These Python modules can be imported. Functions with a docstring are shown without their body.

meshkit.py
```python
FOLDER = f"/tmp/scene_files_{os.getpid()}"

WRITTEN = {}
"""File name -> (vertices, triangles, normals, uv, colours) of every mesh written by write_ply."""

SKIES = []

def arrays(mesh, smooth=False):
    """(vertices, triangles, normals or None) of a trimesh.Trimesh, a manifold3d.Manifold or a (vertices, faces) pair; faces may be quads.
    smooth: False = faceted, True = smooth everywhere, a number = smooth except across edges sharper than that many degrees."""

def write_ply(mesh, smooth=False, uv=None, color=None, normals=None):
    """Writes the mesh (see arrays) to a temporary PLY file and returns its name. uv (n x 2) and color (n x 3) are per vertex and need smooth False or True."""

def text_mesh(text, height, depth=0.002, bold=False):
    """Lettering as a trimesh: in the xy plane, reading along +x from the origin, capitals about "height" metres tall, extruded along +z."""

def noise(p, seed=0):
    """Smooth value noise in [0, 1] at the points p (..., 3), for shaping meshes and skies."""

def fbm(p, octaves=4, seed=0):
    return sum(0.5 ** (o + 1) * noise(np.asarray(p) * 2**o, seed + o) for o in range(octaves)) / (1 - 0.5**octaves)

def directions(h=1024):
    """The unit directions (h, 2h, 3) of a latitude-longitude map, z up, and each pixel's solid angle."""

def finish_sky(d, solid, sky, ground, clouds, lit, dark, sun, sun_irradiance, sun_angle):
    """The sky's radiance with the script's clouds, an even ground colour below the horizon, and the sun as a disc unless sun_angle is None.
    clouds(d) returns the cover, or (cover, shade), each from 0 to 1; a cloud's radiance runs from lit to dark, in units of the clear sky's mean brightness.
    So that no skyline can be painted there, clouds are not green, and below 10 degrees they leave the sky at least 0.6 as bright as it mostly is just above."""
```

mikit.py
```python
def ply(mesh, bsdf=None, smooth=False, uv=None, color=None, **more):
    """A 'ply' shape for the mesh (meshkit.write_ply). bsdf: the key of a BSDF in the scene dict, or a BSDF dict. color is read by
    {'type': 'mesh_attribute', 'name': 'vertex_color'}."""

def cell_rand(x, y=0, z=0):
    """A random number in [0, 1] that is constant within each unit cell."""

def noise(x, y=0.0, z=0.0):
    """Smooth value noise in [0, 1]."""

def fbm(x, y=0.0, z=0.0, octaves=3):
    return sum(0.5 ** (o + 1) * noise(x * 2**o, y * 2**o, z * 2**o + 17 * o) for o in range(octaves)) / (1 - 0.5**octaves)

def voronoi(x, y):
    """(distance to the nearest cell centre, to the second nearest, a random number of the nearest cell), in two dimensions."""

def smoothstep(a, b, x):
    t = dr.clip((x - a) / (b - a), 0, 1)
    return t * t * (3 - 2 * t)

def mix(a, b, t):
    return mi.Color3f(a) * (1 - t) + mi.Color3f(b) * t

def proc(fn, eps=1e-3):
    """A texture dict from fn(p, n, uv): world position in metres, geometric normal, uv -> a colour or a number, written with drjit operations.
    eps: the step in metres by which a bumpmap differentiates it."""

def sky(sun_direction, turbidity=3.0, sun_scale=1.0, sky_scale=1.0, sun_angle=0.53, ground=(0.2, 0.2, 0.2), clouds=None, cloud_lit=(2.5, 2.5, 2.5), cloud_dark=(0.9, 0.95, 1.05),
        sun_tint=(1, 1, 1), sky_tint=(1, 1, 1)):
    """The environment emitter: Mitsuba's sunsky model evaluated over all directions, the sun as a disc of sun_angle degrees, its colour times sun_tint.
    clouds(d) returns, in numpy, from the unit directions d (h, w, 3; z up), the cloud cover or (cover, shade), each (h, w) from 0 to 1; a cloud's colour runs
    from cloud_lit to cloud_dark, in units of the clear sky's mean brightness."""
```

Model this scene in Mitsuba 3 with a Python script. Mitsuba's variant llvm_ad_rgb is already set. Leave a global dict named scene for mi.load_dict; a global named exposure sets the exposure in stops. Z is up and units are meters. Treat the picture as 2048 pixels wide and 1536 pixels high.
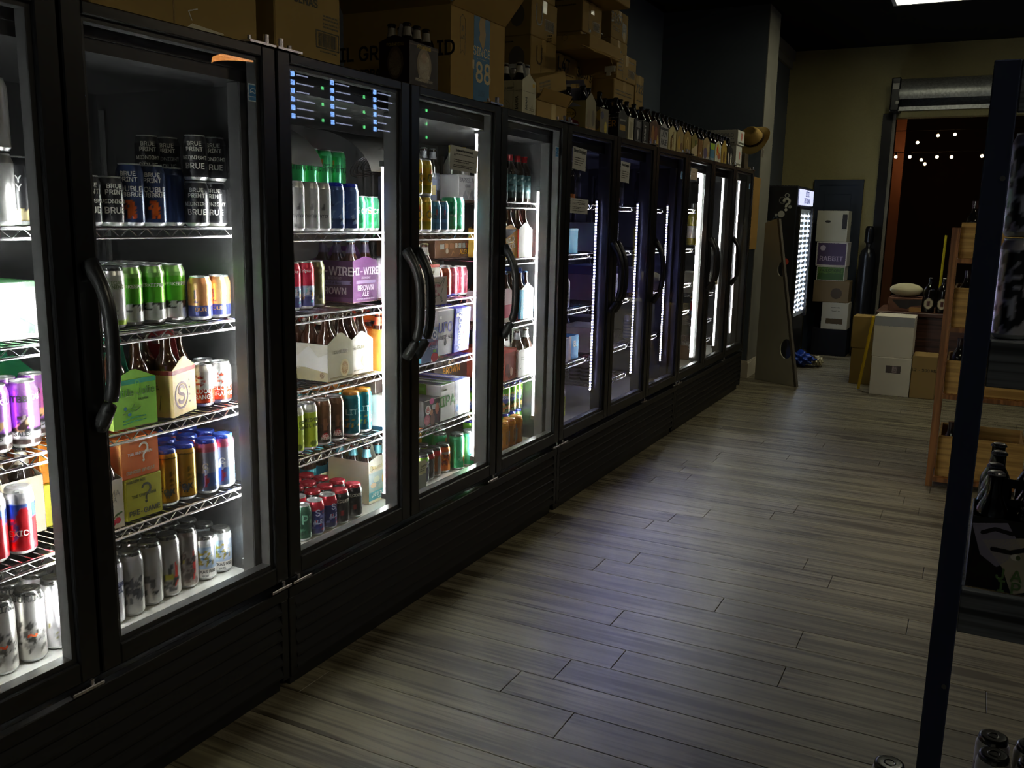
import math, random
import numpy as np, trimesh, drjit as dr, mitsuba as mi, mikit
from meshkit import text_mesh, write_ply
from shapely.geometry import Polygon, Point, box as sbox
from shapely import affinity

scene, labels = {}, {}
T = mi.ScalarTransform4f
rng = random.Random(7)
PI = math.pi


def S(c):
    """'#rrggbb' or grey 0-255 -> linear rgb"""
    if isinstance(c, str):
        v = np.array([int(c[i:i + 2], 16) for i in (1, 3, 5)]) / 255.0
    else:
        v = np.array(c, float) / 255.0 if np.ndim(c) else np.full(3, c / 255.0)
    return np.where(v <= 0.04045, v / 12.92, ((v + 0.055) / 1.055) ** 2.4)


# ------------------------------------------------------------------ camera, light, exposure
# world: X to the right of the cooler fronts, Y along the aisle away from the camera, Z up; cooler fronts stand in the plane X = 0
CAM = np.array([1.7526, -1.9963, 1.4513])
RIGHT = np.array([0.89027, 0.45499, 0.01996])
DOWN = np.array([0.09969, -0.15191, -0.98335])
FWD = np.array([-0.44439, 0.87744, -0.18060])
M = np.eye(4)
M[:3, 0], M[:3, 1], M[:3, 2], M[:3, 3] = -RIGHT, -DOWN, FWD, CAM
scene['camera'] = {'type': 'perspective', 'fov': 2 * math.degrees(math.atan(1024 / 1800)), 'fov_axis': 'x', 'near_clip': 0.05, 'far_clip': 100, 'to_world': T(M)}
exposure = 0.15

LED_WHITE = [105.0, 110.0, 102.0]      # warm neutral tubes of the first two coolers and the last one
LED_BLUE = [75.0, 78.0, 150.0]       # dotted blue-white strips of the third cooler
PANEL = [7.5, 7.4, 5.6]             # ceiling troffer
HALL = [8.5, 7.8, 5.6]            # the shop's dim troffers nearer the camera
BULB = [34.0, 18.0, 8.0]


# ------------------------------------------------------------------ materials
# Colours of the printed and moulded pieces: every face carries in its uv two entries of one list of colours and the mix between them
PAL, _pal = [], {}


def pal(c):
    q = tuple(np.round(np.clip(c, 0, 1) ** (1 / 2.2) * 90).astype(int))
    if q not in _pal:
        if len(PAL) >= 1000:
            return int(np.argmin([np.abs(np.array(x) - c).sum() for x in PAL]))
        _pal[q] = len(PAL)
        PAL.append([float(x) for x in c])
    return _pal[q]


def own_colour(p, n, uv):
    k = mi.UInt32(dr.clip(dr.floor(uv.x + 0.5), 0, 1023 * 1024 + 1023))
    a, b, w = k // 1024, k % 1024, dr.clip(uv.y, 0, 1)
    return mi.Color3f(*[dr.lerp(dr.gather(mi.Float, PAL_BUFFER, a * 3 + i), dr.gather(mi.Float, PAL_BUFFER, b * 3 + i), w) for i in range(3)])


OWN = mikit.proc(own_colour)


def vcol():
    return OWN


def rgb(c):
    return {'type': 'rgb', 'value': [float(x) for x in (S(c) if isinstance(c, str) else c)]}


def mat(name, **kw):
    scene[name] = {'type': 'twosided', 'bsdf': {'type': 'principled', **kw}}
    return name


mat('printed_metal', base_color=vcol(), metallic=0.55, roughness=0.3, specular=0.6)
mat('printed_paper', base_color=vcol(), roughness=0.5, specular=0.35)
mat('plain_board', base_color=vcol(), roughness=0.8, specular=0.2)
mat('glossy_plastic', base_color=vcol(), roughness=0.25, specular=0.5)
mat('bottle_glass', base_color=vcol(), roughness=0.08, specular=0.6)
mat('cooler_black', base_color=rgb([0.008, 0.008, 0.009]), roughness=0.42, specular=0.4)
mat('frame_black', base_color=rgb([0.006, 0.006, 0.0065]), roughness=0.3, specular=0.5)
mat('liner_black', base_color=rgb([0.012, 0.012, 0.013]), roughness=0.33, specular=0.5)
mat('gasket', base_color=rgb([0.03, 0.03, 0.031]), roughness=0.35, specular=0.5)
mat('pan_white', base_color=rgb([0.62, 0.62, 0.56]), roughness=0.3, specular=0.5)
mat('navy_paint', base_color=rgb('#28304a'), roughness=0.6, specular=0.25)
mat('ceiling_black', base_color=rgb([0.012, 0.012, 0.011]), roughness=0.9, specular=0.1)
mat('trim_paint', base_color=rgb('#777469'), roughness=0.6, specular=0.3)
mat('navy_door', base_color=rgb('#2b3442'), roughness=0.5, specular=0.35)
scene['chrome'] = {'type': 'twosided', 'bsdf': {'type': 'roughconductor', 'material': 'Cr', 'alpha': 0.13}}
scene['steel'] = {'type': 'twosided', 'bsdf': {'type': 'roughconductor', 'material': 'Al', 'alpha': 0.25, 'specular_reflectance': {'type': 'rgb', 'value': [0.7, 0.7, 0.68]}}}
scene['door_glass'] = {'type': 'thindielectric', 'int_ior': 1.52}

PW = 0.152                                             # floor plank width


def grain(p, n, uv):
    row = dr.floor(p.y / PW)
    r = mikit.cell_rand(row, 3)
    fine = mikit.fbm(p.x * 3.2 + r * 53, p.y * 95 + r * 11, 0.0, 4)
    wide = mikit.fbm(p.x * 1.1 + r * 31, p.y * 22 + r * 7, 4.0, 3)
    k1 = mikit.noise(p.x * 2.1 + r * 17, p.y * 13 + 5, 9.0)
    knot = mikit.smoothstep(0.80, 0.93, k1)
    g = mikit.smoothstep(0.34, 0.72, fine) * 0.55 + mikit.smoothstep(0.35, 0.75, wide) * 0.5
    return dr.clip(g + knot * 0.6, 0, 1)


scene['floor_wood'] = {'type': 'blendbsdf', 'weight': mikit.proc(grain),
                       'a': {'type': 'principled', 'base_color': vcol(), 'roughness': 0.42, 'specular': 0.35},
                       'b': {'type': 'principled', 'base_color': rgb([0.055, 0.043, 0.027]), 'roughness': 0.46, 'specular': 0.35}}


def wall_paint(c, a=0.12):
    c = S(c)

    def f(p, n, uv):
        v = mikit.fbm(p.x * 3 + p.y * 3, p.z * 3, 2.0, 3)
        w = mikit.noise(p.x * 160 + p.y * 160, p.z * 160, 1.0)
        return mi.Color3f(*[float(x) for x in c]) * (1 - a + a * (v + w))
    return mikit.proc(f)


mat('paint_slate', base_color=wall_paint('#4a5158'), roughness=0.5, specular=0.4)
mat('paint_olive', base_color=wall_paint('#8f865a'), roughness=0.6, specular=0.3)
mat('paint_brown', base_color=wall_paint('#2a211c'), roughness=0.7, specular=0.2)


def wood_tex(light, dark, axis):
    a, b = S(light), S(dark)

    def f(p, n, uv):
        q = [p.x, p.y, p.z]
        u = q.pop(axis)
        g = mikit.fbm(u * 2.5, q[0] * 60 + q[1] * 13, q[1] * 60, 4)
        return mikit.mix([float(x) for x in a], [float(x) for x in b], mikit.smoothstep(0.3, 0.75, g))
    return mikit.proc(f)


mat('rack_wood', base_color=wood_tex('#8a5a30', '#5a3519', 2), roughness=0.5, specular=0.3)
mat('crate_wood', base_color=wood_tex('#b08a4c', '#8a6530', 0), roughness=0.6, specular=0.25)
mat('grey_wood', base_color=wood_tex('#6c727c', '#2c3036', 0), roughness=0.65, specular=0.25)
mat('table_wood', base_color=wood_tex('#4a2c22', '#2c1812', 0), roughness=0.45, specular=0.35)


def galv(p, n, uv):
    d, e, r = mikit.voronoi(p.x * 60, p.z * 60 + p.y * 40)
    return mi.Color3f(0.36, 0.37, 0.35) * (0.75 + 0.35 * r)


mat('galvanised', base_color=mikit.proc(galv), metallic=0.6, roughness=0.42)


def glow(c):
    return {'type': 'area', 'radiance': {'type': 'rgb', 'value': [float(x) for x in c]}}


# ------------------------------------------------------------------ mesh helpers: a piece is (vertices, faces, linear colour per vertex)
def paint(m, c):
    if isinstance(m, trimesh.Trimesh):
        v, f = np.array(m.vertices), np.array(m.faces)
    else:
        v, f = np.asarray(m[0], float), np.asarray(m[1], int)
        if f.shape[1] == 4:
            f = np.vstack([f[:, [0, 1, 2]], f[:, [0, 2, 3]]])
    c = S(c) if isinstance(c, (str, int)) else np.asarray(c, float)
    return v, f, np.broadcast_to(c, (len(v), 3)).copy()


def join(*ps):
    n, V, F, C = 0, [], [], []
    for v, f, c in ps:
        V.append(v); F.append(f + n); C.append(c); n += len(v)
    return np.vstack(V), np.vstack(F), np.vstack(C)


def move(p, t=(0, 0, 0), rz=0.0, rx=0.0, ry=0.0, s=None):
    v = p[0] * (1 if s is None else np.asarray(s))
    for a, (i, j) in ((rx, (1, 2)), (ry, (2, 0)), (rz, (0, 1))):
        if a:
            c_, s_ = math.cos(a), math.sin(a)
            v = v.copy()
            v[:, i], v[:, j] = c_ * v[:, i] - s_ * v[:, j], s_ * v[:, i] + c_ * v[:, j]
    return v + np.asarray(t, float), p[1], p[2]


def bx(x0, x1, y0, y1, z0, z1, c=(0.5, 0.5, 0.5), b=0.0):
    """box with its own corners per face (crisp when smoothed); b > 0 chamfers all edges"""
    x0, x1, y0, y1, z0, z1 = min(x0, x1), max(x0, x1), min(y0, y1), max(y0, y1), min(z0, z1), max(z0, z1)
    if b:
        pts = []
        for x in (x0, x1):
            for y in (y0, y1):
                for z in (z0, z1):
                    sx, sy, sz = (1 if x == x0 else -1), (1 if y == y0 else -1), (1 if z == z0 else -1)
                    pts += [(x, y + sy * b, z + sz * b), (x + sx * b, y, z + sz * b), (x + sx * b, y + sy * b, z)]
        h = trimesh.convex.convex_hull(np.array(pts))
        h = trimesh.Trimesh(h.vertices[h.faces].reshape(-1, 3), np.arange(len(h.faces) * 3).reshape(-1, 3), process=False)
        return paint(h, c)
    V, F = [], []
    lo, hi = np.array([x0, y0, z0]), np.array([x1, y1, z1])
    for ax in range(3):
        u, w = (ax + 1) % 3, (ax + 2) % 3
        for side in (0, 1):
            q = np.zeros((4, 3))
            q[:, ax] = hi[ax] if side else lo[ax]
            q[:, u] = [lo[u], hi[u], hi[u], lo[u]]
            q[:, w] = [lo[w], lo[w], hi[w], hi[w]]
            if not side:
                q = q[::-1]
            F.append(np.array([[0, 1, 2], [0, 2, 3]]) + len(V) * 4)
            V.append(q)
    return paint((np.vstack(V), np.vstack(F)), c)


def lathe(runs, n=24):
    """runs: list of (profile [(r, z), ...], colour or [colour per point]); every run is smooth within itself and crisp at its ends"""
    ps, a = [], np.arange(n) * 2 * PI / n
    for prof, col in runs:
        prof = np.array(prof, float)
        k = len(prof)
        V = np.stack([np.outer(prof[:, 0], np.cos(a)), np.outer(prof[:, 0], np.sin(a)), np.repeat(prof[:, 1:2], n, 1)], -1).reshape(-1, 3)
        i, j = np.meshgrid(np.arange(k - 1), np.arange(n), indexing='ij')
        q = np.stack([i * n + j, i * n + (j + 1) % n, (i + 1) * n + (j + 1) % n, (i + 1) * n + j], -1).reshape(-1, 4)
        F = np.vstack([q[:, [0, 1, 2]], q[:, [0, 2, 3]]])
        if isinstance(col, list):
            C = np.repeat(np.array([S(c) if isinstance(c, (str, int)) else c for c in col]), n, 0)
        else:
            C = np.broadcast_to(S(col) if isinstance(col, (str, int)) else np.asarray(col, float), (len(V), 3))
        ps.append((V, F, np.array(C)))
    return join(*ps)


def tube(path, r, c=(0.5, 0.5, 0.5), n=8, cap=True):
    p = np.asarray(path, float)
    t = np.gradient(p, axis=0)
    t /= np.linalg.norm(t, axis=1, keepdims=True) + 1e-12
    a = np.cross(t, np.where(np.abs(t[:, 2:]) < 0.9, [0, 0, 1.0], [1.0, 0, 0]))
    a /= np.linalg.norm(a, axis=1, keepdims=True) + 1e-12
    b, ang = np.cross(t, a), np.arange(n) * 2 * PI / n
    rr = np.broadcast_to(r, (len(p),))
    v = p[:, None] + rr[:, None, None] * (np.cos(ang)[None, :, None] * a[:, None] + np.sin(ang)[None, :, None] * b[:, None])
    i, j = np.meshgrid(np.arange(len(p) - 1), np.arange(n), indexing='ij')
    q = np.stack([i * n + j, i * n + (j + 1) % n, (i + 1) * n + (j + 1) % n, (i + 1) * n + j], -1).reshape(-1, 4)
    F = [q[:, [0, 1, 2]], q[:, [0, 2, 3]]]
    v = v.reshape(-1, 3)
    if cap:
        m = len(p)
        v = np.vstack([v, p[:1], p[-1:]])
        k = np.arange(n)
        F += [np.stack([k, (k + 1) % n, k * 0 + m * n], 1)[:, ::-1], np.stack([k + (m - 1) * n, (k + 1) % n + (m - 1) * n, k * 0 + m * n + 1], 1)]
    return paint((v, np.vstack(F)), c)


def prism(poly, d, c=(0.5, 0.5, 0.5)):
    """shapely polygon in xy, extruded d along z"""
    ms = [trimesh.creation.extrude_polygon(g, d, engine='earcut') for g in getattr(poly, 'geoms', [poly]) if g.area > 1e-9]
    m = trimesh.util.concatenate(ms)
    v = np.array(m.vertices)[np.array(m.faces)].reshape(-1, 3)
    return paint((v, np.arange(len(v)).reshape(-1, 3)), c)


_text = {}


def lettering(text, h, c, bold=False, d=0.0006, center=True):
    k = (text, bold)
    if k not in _text:
        m = text_mesh(text, 1.0, depth=1.0, bold=bold)
        v = np.array(m.vertices)
        _text[k] = (v, np.array(m.faces), v[:, 0].min(), v[:, 0].max())
    v, f, a, b = _text[k]
    v = v.copy()
    if center:
        v[:, 0] -= (a + b) / 2
    return paint((v * [h, h, d], f), c)


def on_can(p, r, z, ang=0.0, off=0.0004):
    """bend a flat piece (x along the girth, y up) onto a cylinder of radius r; ang 0 faces +x"""
    v = p[0]
    a, rr = v[:, 0] / r + ang, r + off + v[:, 2]
    return np.stack([rr * np.cos(a), rr * np.sin(a), v[:, 1] + z], 1), p[1], p[2]


def on_x(p, x, y, z):
    """flat piece laid on a face that looks to +x: reads along +y"""
    v = p[0]
    return np.stack([v[:, 2] + x, v[:, 0] + y, v[:, 1] + z], 1), p[1], p[2]


def on_ny(p, x, y, z):
    """flat piece laid on a face that looks to -y: reads along +x"""
    v = p[0]
    return np.stack([v[:, 0] + x, y - v[:, 2], v[:, 1] + z], 1), p[1], p[2]


_used = {}


def key(name):
    """the next free numbered key for a thing or a part"""
    n = _used.get(name, 0)
    _used[name] = n + 1
    return name if n == 0 else f'{name}_{n:03d}'


COLOURED = ('printed_metal', 'printed_paper', 'plain_board', 'glossy_plastic', 'bottle_glass', 'floor_wood')


def shape(p, bsdf, smooth=False, **more):
    v, f, c = p
    b = {'type': 'ref', 'id': bsdf} if isinstance(bsdf, str) else bsdf
    if bsdf not in COLOURED:
        return mikit.ply((v, f), b, bool(smooth), **more)
    n = np.zeros_like(v)
    fn = np.cross(v[f[:, 1]] - v[f[:, 0]], v[f[:, 2]] - v[f[:, 0]])
    if smooth:
        for k in range(3):
            np.add.at(n, f[:, k], fn)
    u, inv = np.unique(np.round(c, 4), axis=0, return_inverse=True)
    ids = np.array([pal(x) for x in u])[inv.reshape(-1)]
    fi = ids[f]
    A, B = fi.min(1), fi.max(1)
    W = (fi != A[:, None]).astype(float)
    code = np.repeat((A * 1024 + B)[:, None], 3, 1)
    if smooth:          # split corners only where the print changes
        rows = np.stack([f.ravel(), code.ravel(), W.ravel()], 1)
        r, inv = np.unique(rows, axis=0, return_inverse=True)
        vi, uv = r[:, 0].astype(int), r[:, 1:]
        nn = n[vi]
        path = write_ply((v[vi], inv.reshape(-1, 3)), False, uv, None, normals=nn / (np.linalg.norm(nn, axis=1, keepdims=True) + 1e-20))
    else:
        path = write_ply((v[f.ravel()], np.arange(f.size).reshape(-1, 3)), False, np.stack([code.ravel(), W.ravel()], 1), None)
    return {'type': 'ply', 'filename': path, 'face_normals': not smooth, 'bsdf': b, **more}


def put(name, p, bsdf, parent=None, smooth=False, **more):
    k = key(parent + '__' + name if parent else name)
    scene[k] = shape(p, bsdf, smooth, **more)
    return k


def tag(k, label, cat=None, group=None, kind=None):
    labels[k] = {'label': label}
    if cat: labels[k]['category'] = cat
    if group: labels[k]['group'] = group
    if kind: labels[k]['kind'] = kind
    return k


def thing(name, label, cat, group=None):
    return tag(key(name), label, cat, group)


def struct(name, p, bsdf, label=None, parent=None, smooth=False):
    k = put(name, p, bsdf, parent, smooth)
    if not parent:
        labels[k] = {'kind': 'structure', 'label': label or name.replace('_', ' ')}
    return k
# ------------------------------------------------------------------ the room
CEIL = 3.38
# floor boards, one by one, on a dark screed
k = struct('floor', bx(-1.1, 6.2, -3.2, 9.35, -0.03, -0.006, [0.03, 0.025, 0.018]), 'plain_board', 'weathered grey brown wood plank floor of the aisle')
rp = random.Random(3)
row, y = 0, -1.216
while y < 9.2:
    x = -0.14 - rp.random() * 1.1
    while x < 3.3:
        x1 = x + 1.22
        if x1 > -0.12:
            t = 0.88 + 0.24 * rp.random()
            c = np.array([0.215, 0.190, 0.125]) * t * [1, 1 + 0.03 * (rp.random() - .5), 1 + 0.12 * (rp.random() - .5)]
            put('plank', bx(max(x, -0.14) + 0.0008, min(x1, 3.3) - 0.0008, y + 0.0007, y + PW - 0.0007, -0.006, 0, c, b=0.0012), 'floor_wood', 'floor')
        x = x1
    y += PW
    row += 1

struct('wall_left', bx(-1.2, -1.08, -3.2, 6.6, 0, CEIL), 'paint_slate', 'dark slate grey painted wall behind the coolers')
struct('wall_return', join(bx(-1.2, -0.095, 6.6, 7.06, 0, CEIL), bx(-1.2, -0.345, 7.06, 9.0, 0, CEIL)), 'paint_slate', 'slate grey wall that steps out past the last cooler')
struct('trim_1', bx(-0.097, -0.089, 6.598, 7.06, 0.16, CEIL), 'trim_paint', 'end face of the stepped wall, painted paler grey as the lit side')  # thin paler sheet over the wall end: its brighter light is painted in
struct('trim_2', join(bx(-0.345, -0.29, 7.06, 9.0, 3.27, CEIL), bx(-0.345, -0.315, 7.06, 9.0, 3.19, 3.27)), 'trim_paint', 'grey crown moulding above the olive wall corner')
WH = S('#b5ac98')
struct('baseboard_left', join(bx(-0.6, -0.08, 6.575, 6.6, 0, 0.14, WH), bx(-0.6, -0.085, 6.585, 6.6, 0.14, 0.16, WH), bx(-0.097, -0.075, 6.575, 7.06, 0, 0.14, WH), bx(-0.097, -0.083, 6.575, 7.06, 0.14, 0.16, WH)), 'plain_board', 'white baseboard at the foot of the stepped wall')
# the olive wall with the wide opening of the rolled-up shutter
struct('wall_far', join(bx(-0.345, 0.72, 9.0, 9.15, 0, CEIL), bx(0.72, 5.0, 9.0, 9.15, 2.62, CEIL), bx(5.0, 6.2, 9.0, 9.15, 0, CEIL)), 'paint_olive', 'olive yellow painted wall at the far end of the aisle')
struct('wall_right', bx(6.2, 6.3, -3.2, 9.15, 0, CEIL), 'paint_slate', 'dark wall across the shop')
struct('wall_near', bx(-1.2, 6.3, -3.3, -3.2, 0, CEIL), 'paint_slate', 'dark wall behind the camera')
struct('ceiling', bx(-1.2, 6.3, -3.3, 9.15, CEIL, CEIL + 0.1), 'ceiling_black', 'black painted ceiling')
# door in the far wall
d = struct('door_1', join(bx(0.09, 0.50, 8.965, 9.0, 0, 1.90), bx(0.03, 0.09, 8.95, 9.0, 0, 1.96), bx(0.50, 0.56, 8.95, 9.0, 0, 1.96), bx(0.09, 0.50, 8.95, 9.0, 1.90, 1.96)), 'navy_door', 'dark slate door in the olive wall')
put('panel', bx(0.15, 0.44, 8.957, 8.966, 1.05, 1.80, b=0.004), 'navy_door', d)
put('panel', bx(0.15, 0.44, 8.957, 8.966, 0.2, 0.92, b=0.004), 'navy_door', d)


def troffer(x, y, w, h, power, label):
    t = thing('ceiling_light', label, 'ceiling light')
    z = CEIL
    fr = join(bx(x - w / 2 - .03, x + w / 2 + .03, y - h / 2 - .03, y - h / 2, z - .02, z, 190), bx(x - w / 2 - .03, x + w / 2 + .03, y + h / 2, y + h / 2 + .03, z - .02, z, 190),
              bx(x - w / 2 - .03, x - w / 2, y - h / 2, y + h / 2, z - .02, z, 190), bx(x + w / 2, x + w / 2 + .03, y - h / 2, y + h / 2, z - .02, z, 190))
    put('frame', fr, 'plain_board', t)
    v = np.array([[x - w / 2, y - h / 2, z - .008], [x - w / 2, y + h / 2, z - .008], [x + w / 2, y + h / 2, z - .008], [x + w / 2, y - h / 2, z - .008]])
    put('diffuser', paint((v, np.array([[0, 1, 2, 3]])), 255), {'type': 'diffuse', 'reflectance': rgb([0.7, 0.7, 0.7])}, t, emitter=glow(power))


troffer(1.21, 6.38, 0.58, 1.19, PANEL, 'lit yellow white ceiling panel, cut by the top of the picture')
troffer(3.3, 3.6, 0.58, 1.19, HALL, 'dim ceiling panel over the shop floor beyond the shelves')
troffer(3.3, -0.4, 0.58, 1.19, HALL, 'dim ceiling panel nearest the camera')
# ------------------------------------------------------------------ the four three-door coolers
UW, DW = 1.99, 1.99 / 3
ZB, ZT = 0.366, 1.893                                  # door bottom and top
LEVELS = {}


def arch(y0, z0, z1, out=0.062):
    """the bowed pull on a door stile"""
    u = np.linspace(0, 1, 21)
    z = z0 + (z1 - z0) * u
    x = 0.004 + out * (1 - np.abs(2 * u - 1) ** 3.2)
    r = np.where(np.abs(2 * u - 1) > 0.93, 0.019, 0.0165)
    p = tube(np.stack([x, np.full_like(x, y0), z], 1), r, n=10)
    return join(p, move(p, (0, 0, 0), s=(1, 1, 1)))


_pull = None


def wire_shelf(y0, y1, z, xf=-0.12, xb=-0.66):
    def rod(a, b, r): return tube([a, b], r, n=6)
    ps = [rod((xf, y0, z - .004), (xf, y1, z - .004), .0038), rod((xf, y0, z - .027), (xf, y1, z - .027), .0038), rod((xb, y0, z - .004), (xb, y1, z - .004), .0035),
          rod(((xf + xb) / 2, y0, z - .012), ((xf + xb) / 2, y1, z - .012), .003)]
    n = int((y1 - y0) / 0.05)
    zig = [(xf, y0 + (y1 - y0) * i / (2 * n), z - (.004 if i % 2 else .027)) for i in range(2 * n + 1)]
    ps += [tube(zig, .0022, n=5)]
    m = int((y1 - y0) / 0.026)
    for i in range(m + 1):
        yy = y0 + .006 + (y1 - y0 - .012) * i / m
        ps.append(tube([(xf - .001, yy, z - .0025), (xb, yy, z - .0025)], .0018, n=4, cap=False))
    return join(*ps)


def led(t, y, z0, z1, kind, x=-0.112):
    """a lamp on the back of a mullion or end post; the nearer posts hide theirs"""
    if kind == 'dots':
        n = int((z1 - z0) / 0.0165)
        ps = [bx(x - .004, x + .004, y - .003, y + .003, z0 + (z1 - z0) * i / n, z0 + (z1 - z0) * i / n + .008) for i in range(n)]
        put('led_strip', bx(x - .006, x + .006, y + .003, y + .026, z0, z1), 'frame_black', t)
        put('led_dots', join(*ps), {'type': 'diffuse'}, t, emitter=glow(np.array(LED_BLUE) * 1.6))
    else:
        p = tube([(x, y, z0), (x, y, z1)], .009, n=8)
        put('led_tube', p, {'type': 'diffuse', 'reflectance': rgb([.7, .7, .7])}, t, emitter=glow(np.array(LED_WHITE) * (0.03 if kind == 'dim' else 1.0)))
        for za, zb in ((z1, z1 + .02), (z0 - .02, z0)):
            put('lamp_cap', bx(x - .011, x + .011, y - .011, y + .011, za, zb, 60), 'glossy_plastic', t)


def evaporator(t, y):
    """fan coil under the cooler roof: bowed steel scoop with a ribbed guard"""
    u = np.linspace(-0.22, 0.22, 13)
    v = []
    for a in np.linspace(0.1, 1.45, 9):
        for s in u:
            v.append((-.62 + .36 * math.sin(a), y + s, 1.80 - .02 - .19 * (1 - math.cos(a))))
    i, j = np.meshgrid(np.arange(8), np.arange(12), indexing='ij')
    q = np.stack([i * 13 + j, i * 13 + j + 1, (i + 1) * 13 + j + 1, (i + 1) * 13 + j], -1).reshape(-1, 4)
    e = put('fan_coil', paint((np.array(v), q), 128), 'steel', t, smooth=True)
    ps = []
    for r in np.linspace(.02, .115, 7):
        a = np.linspace(0, 2 * PI, 25)
        ps.append(tube(np.stack([-.40 + r * np.cos(a) * .8, y + r * np.sin(a), 1.66 + r * np.cos(a) * .5], 1), .0016, n=4, cap=False))
    put('guard', join(*ps), 'chrome', e)


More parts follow.
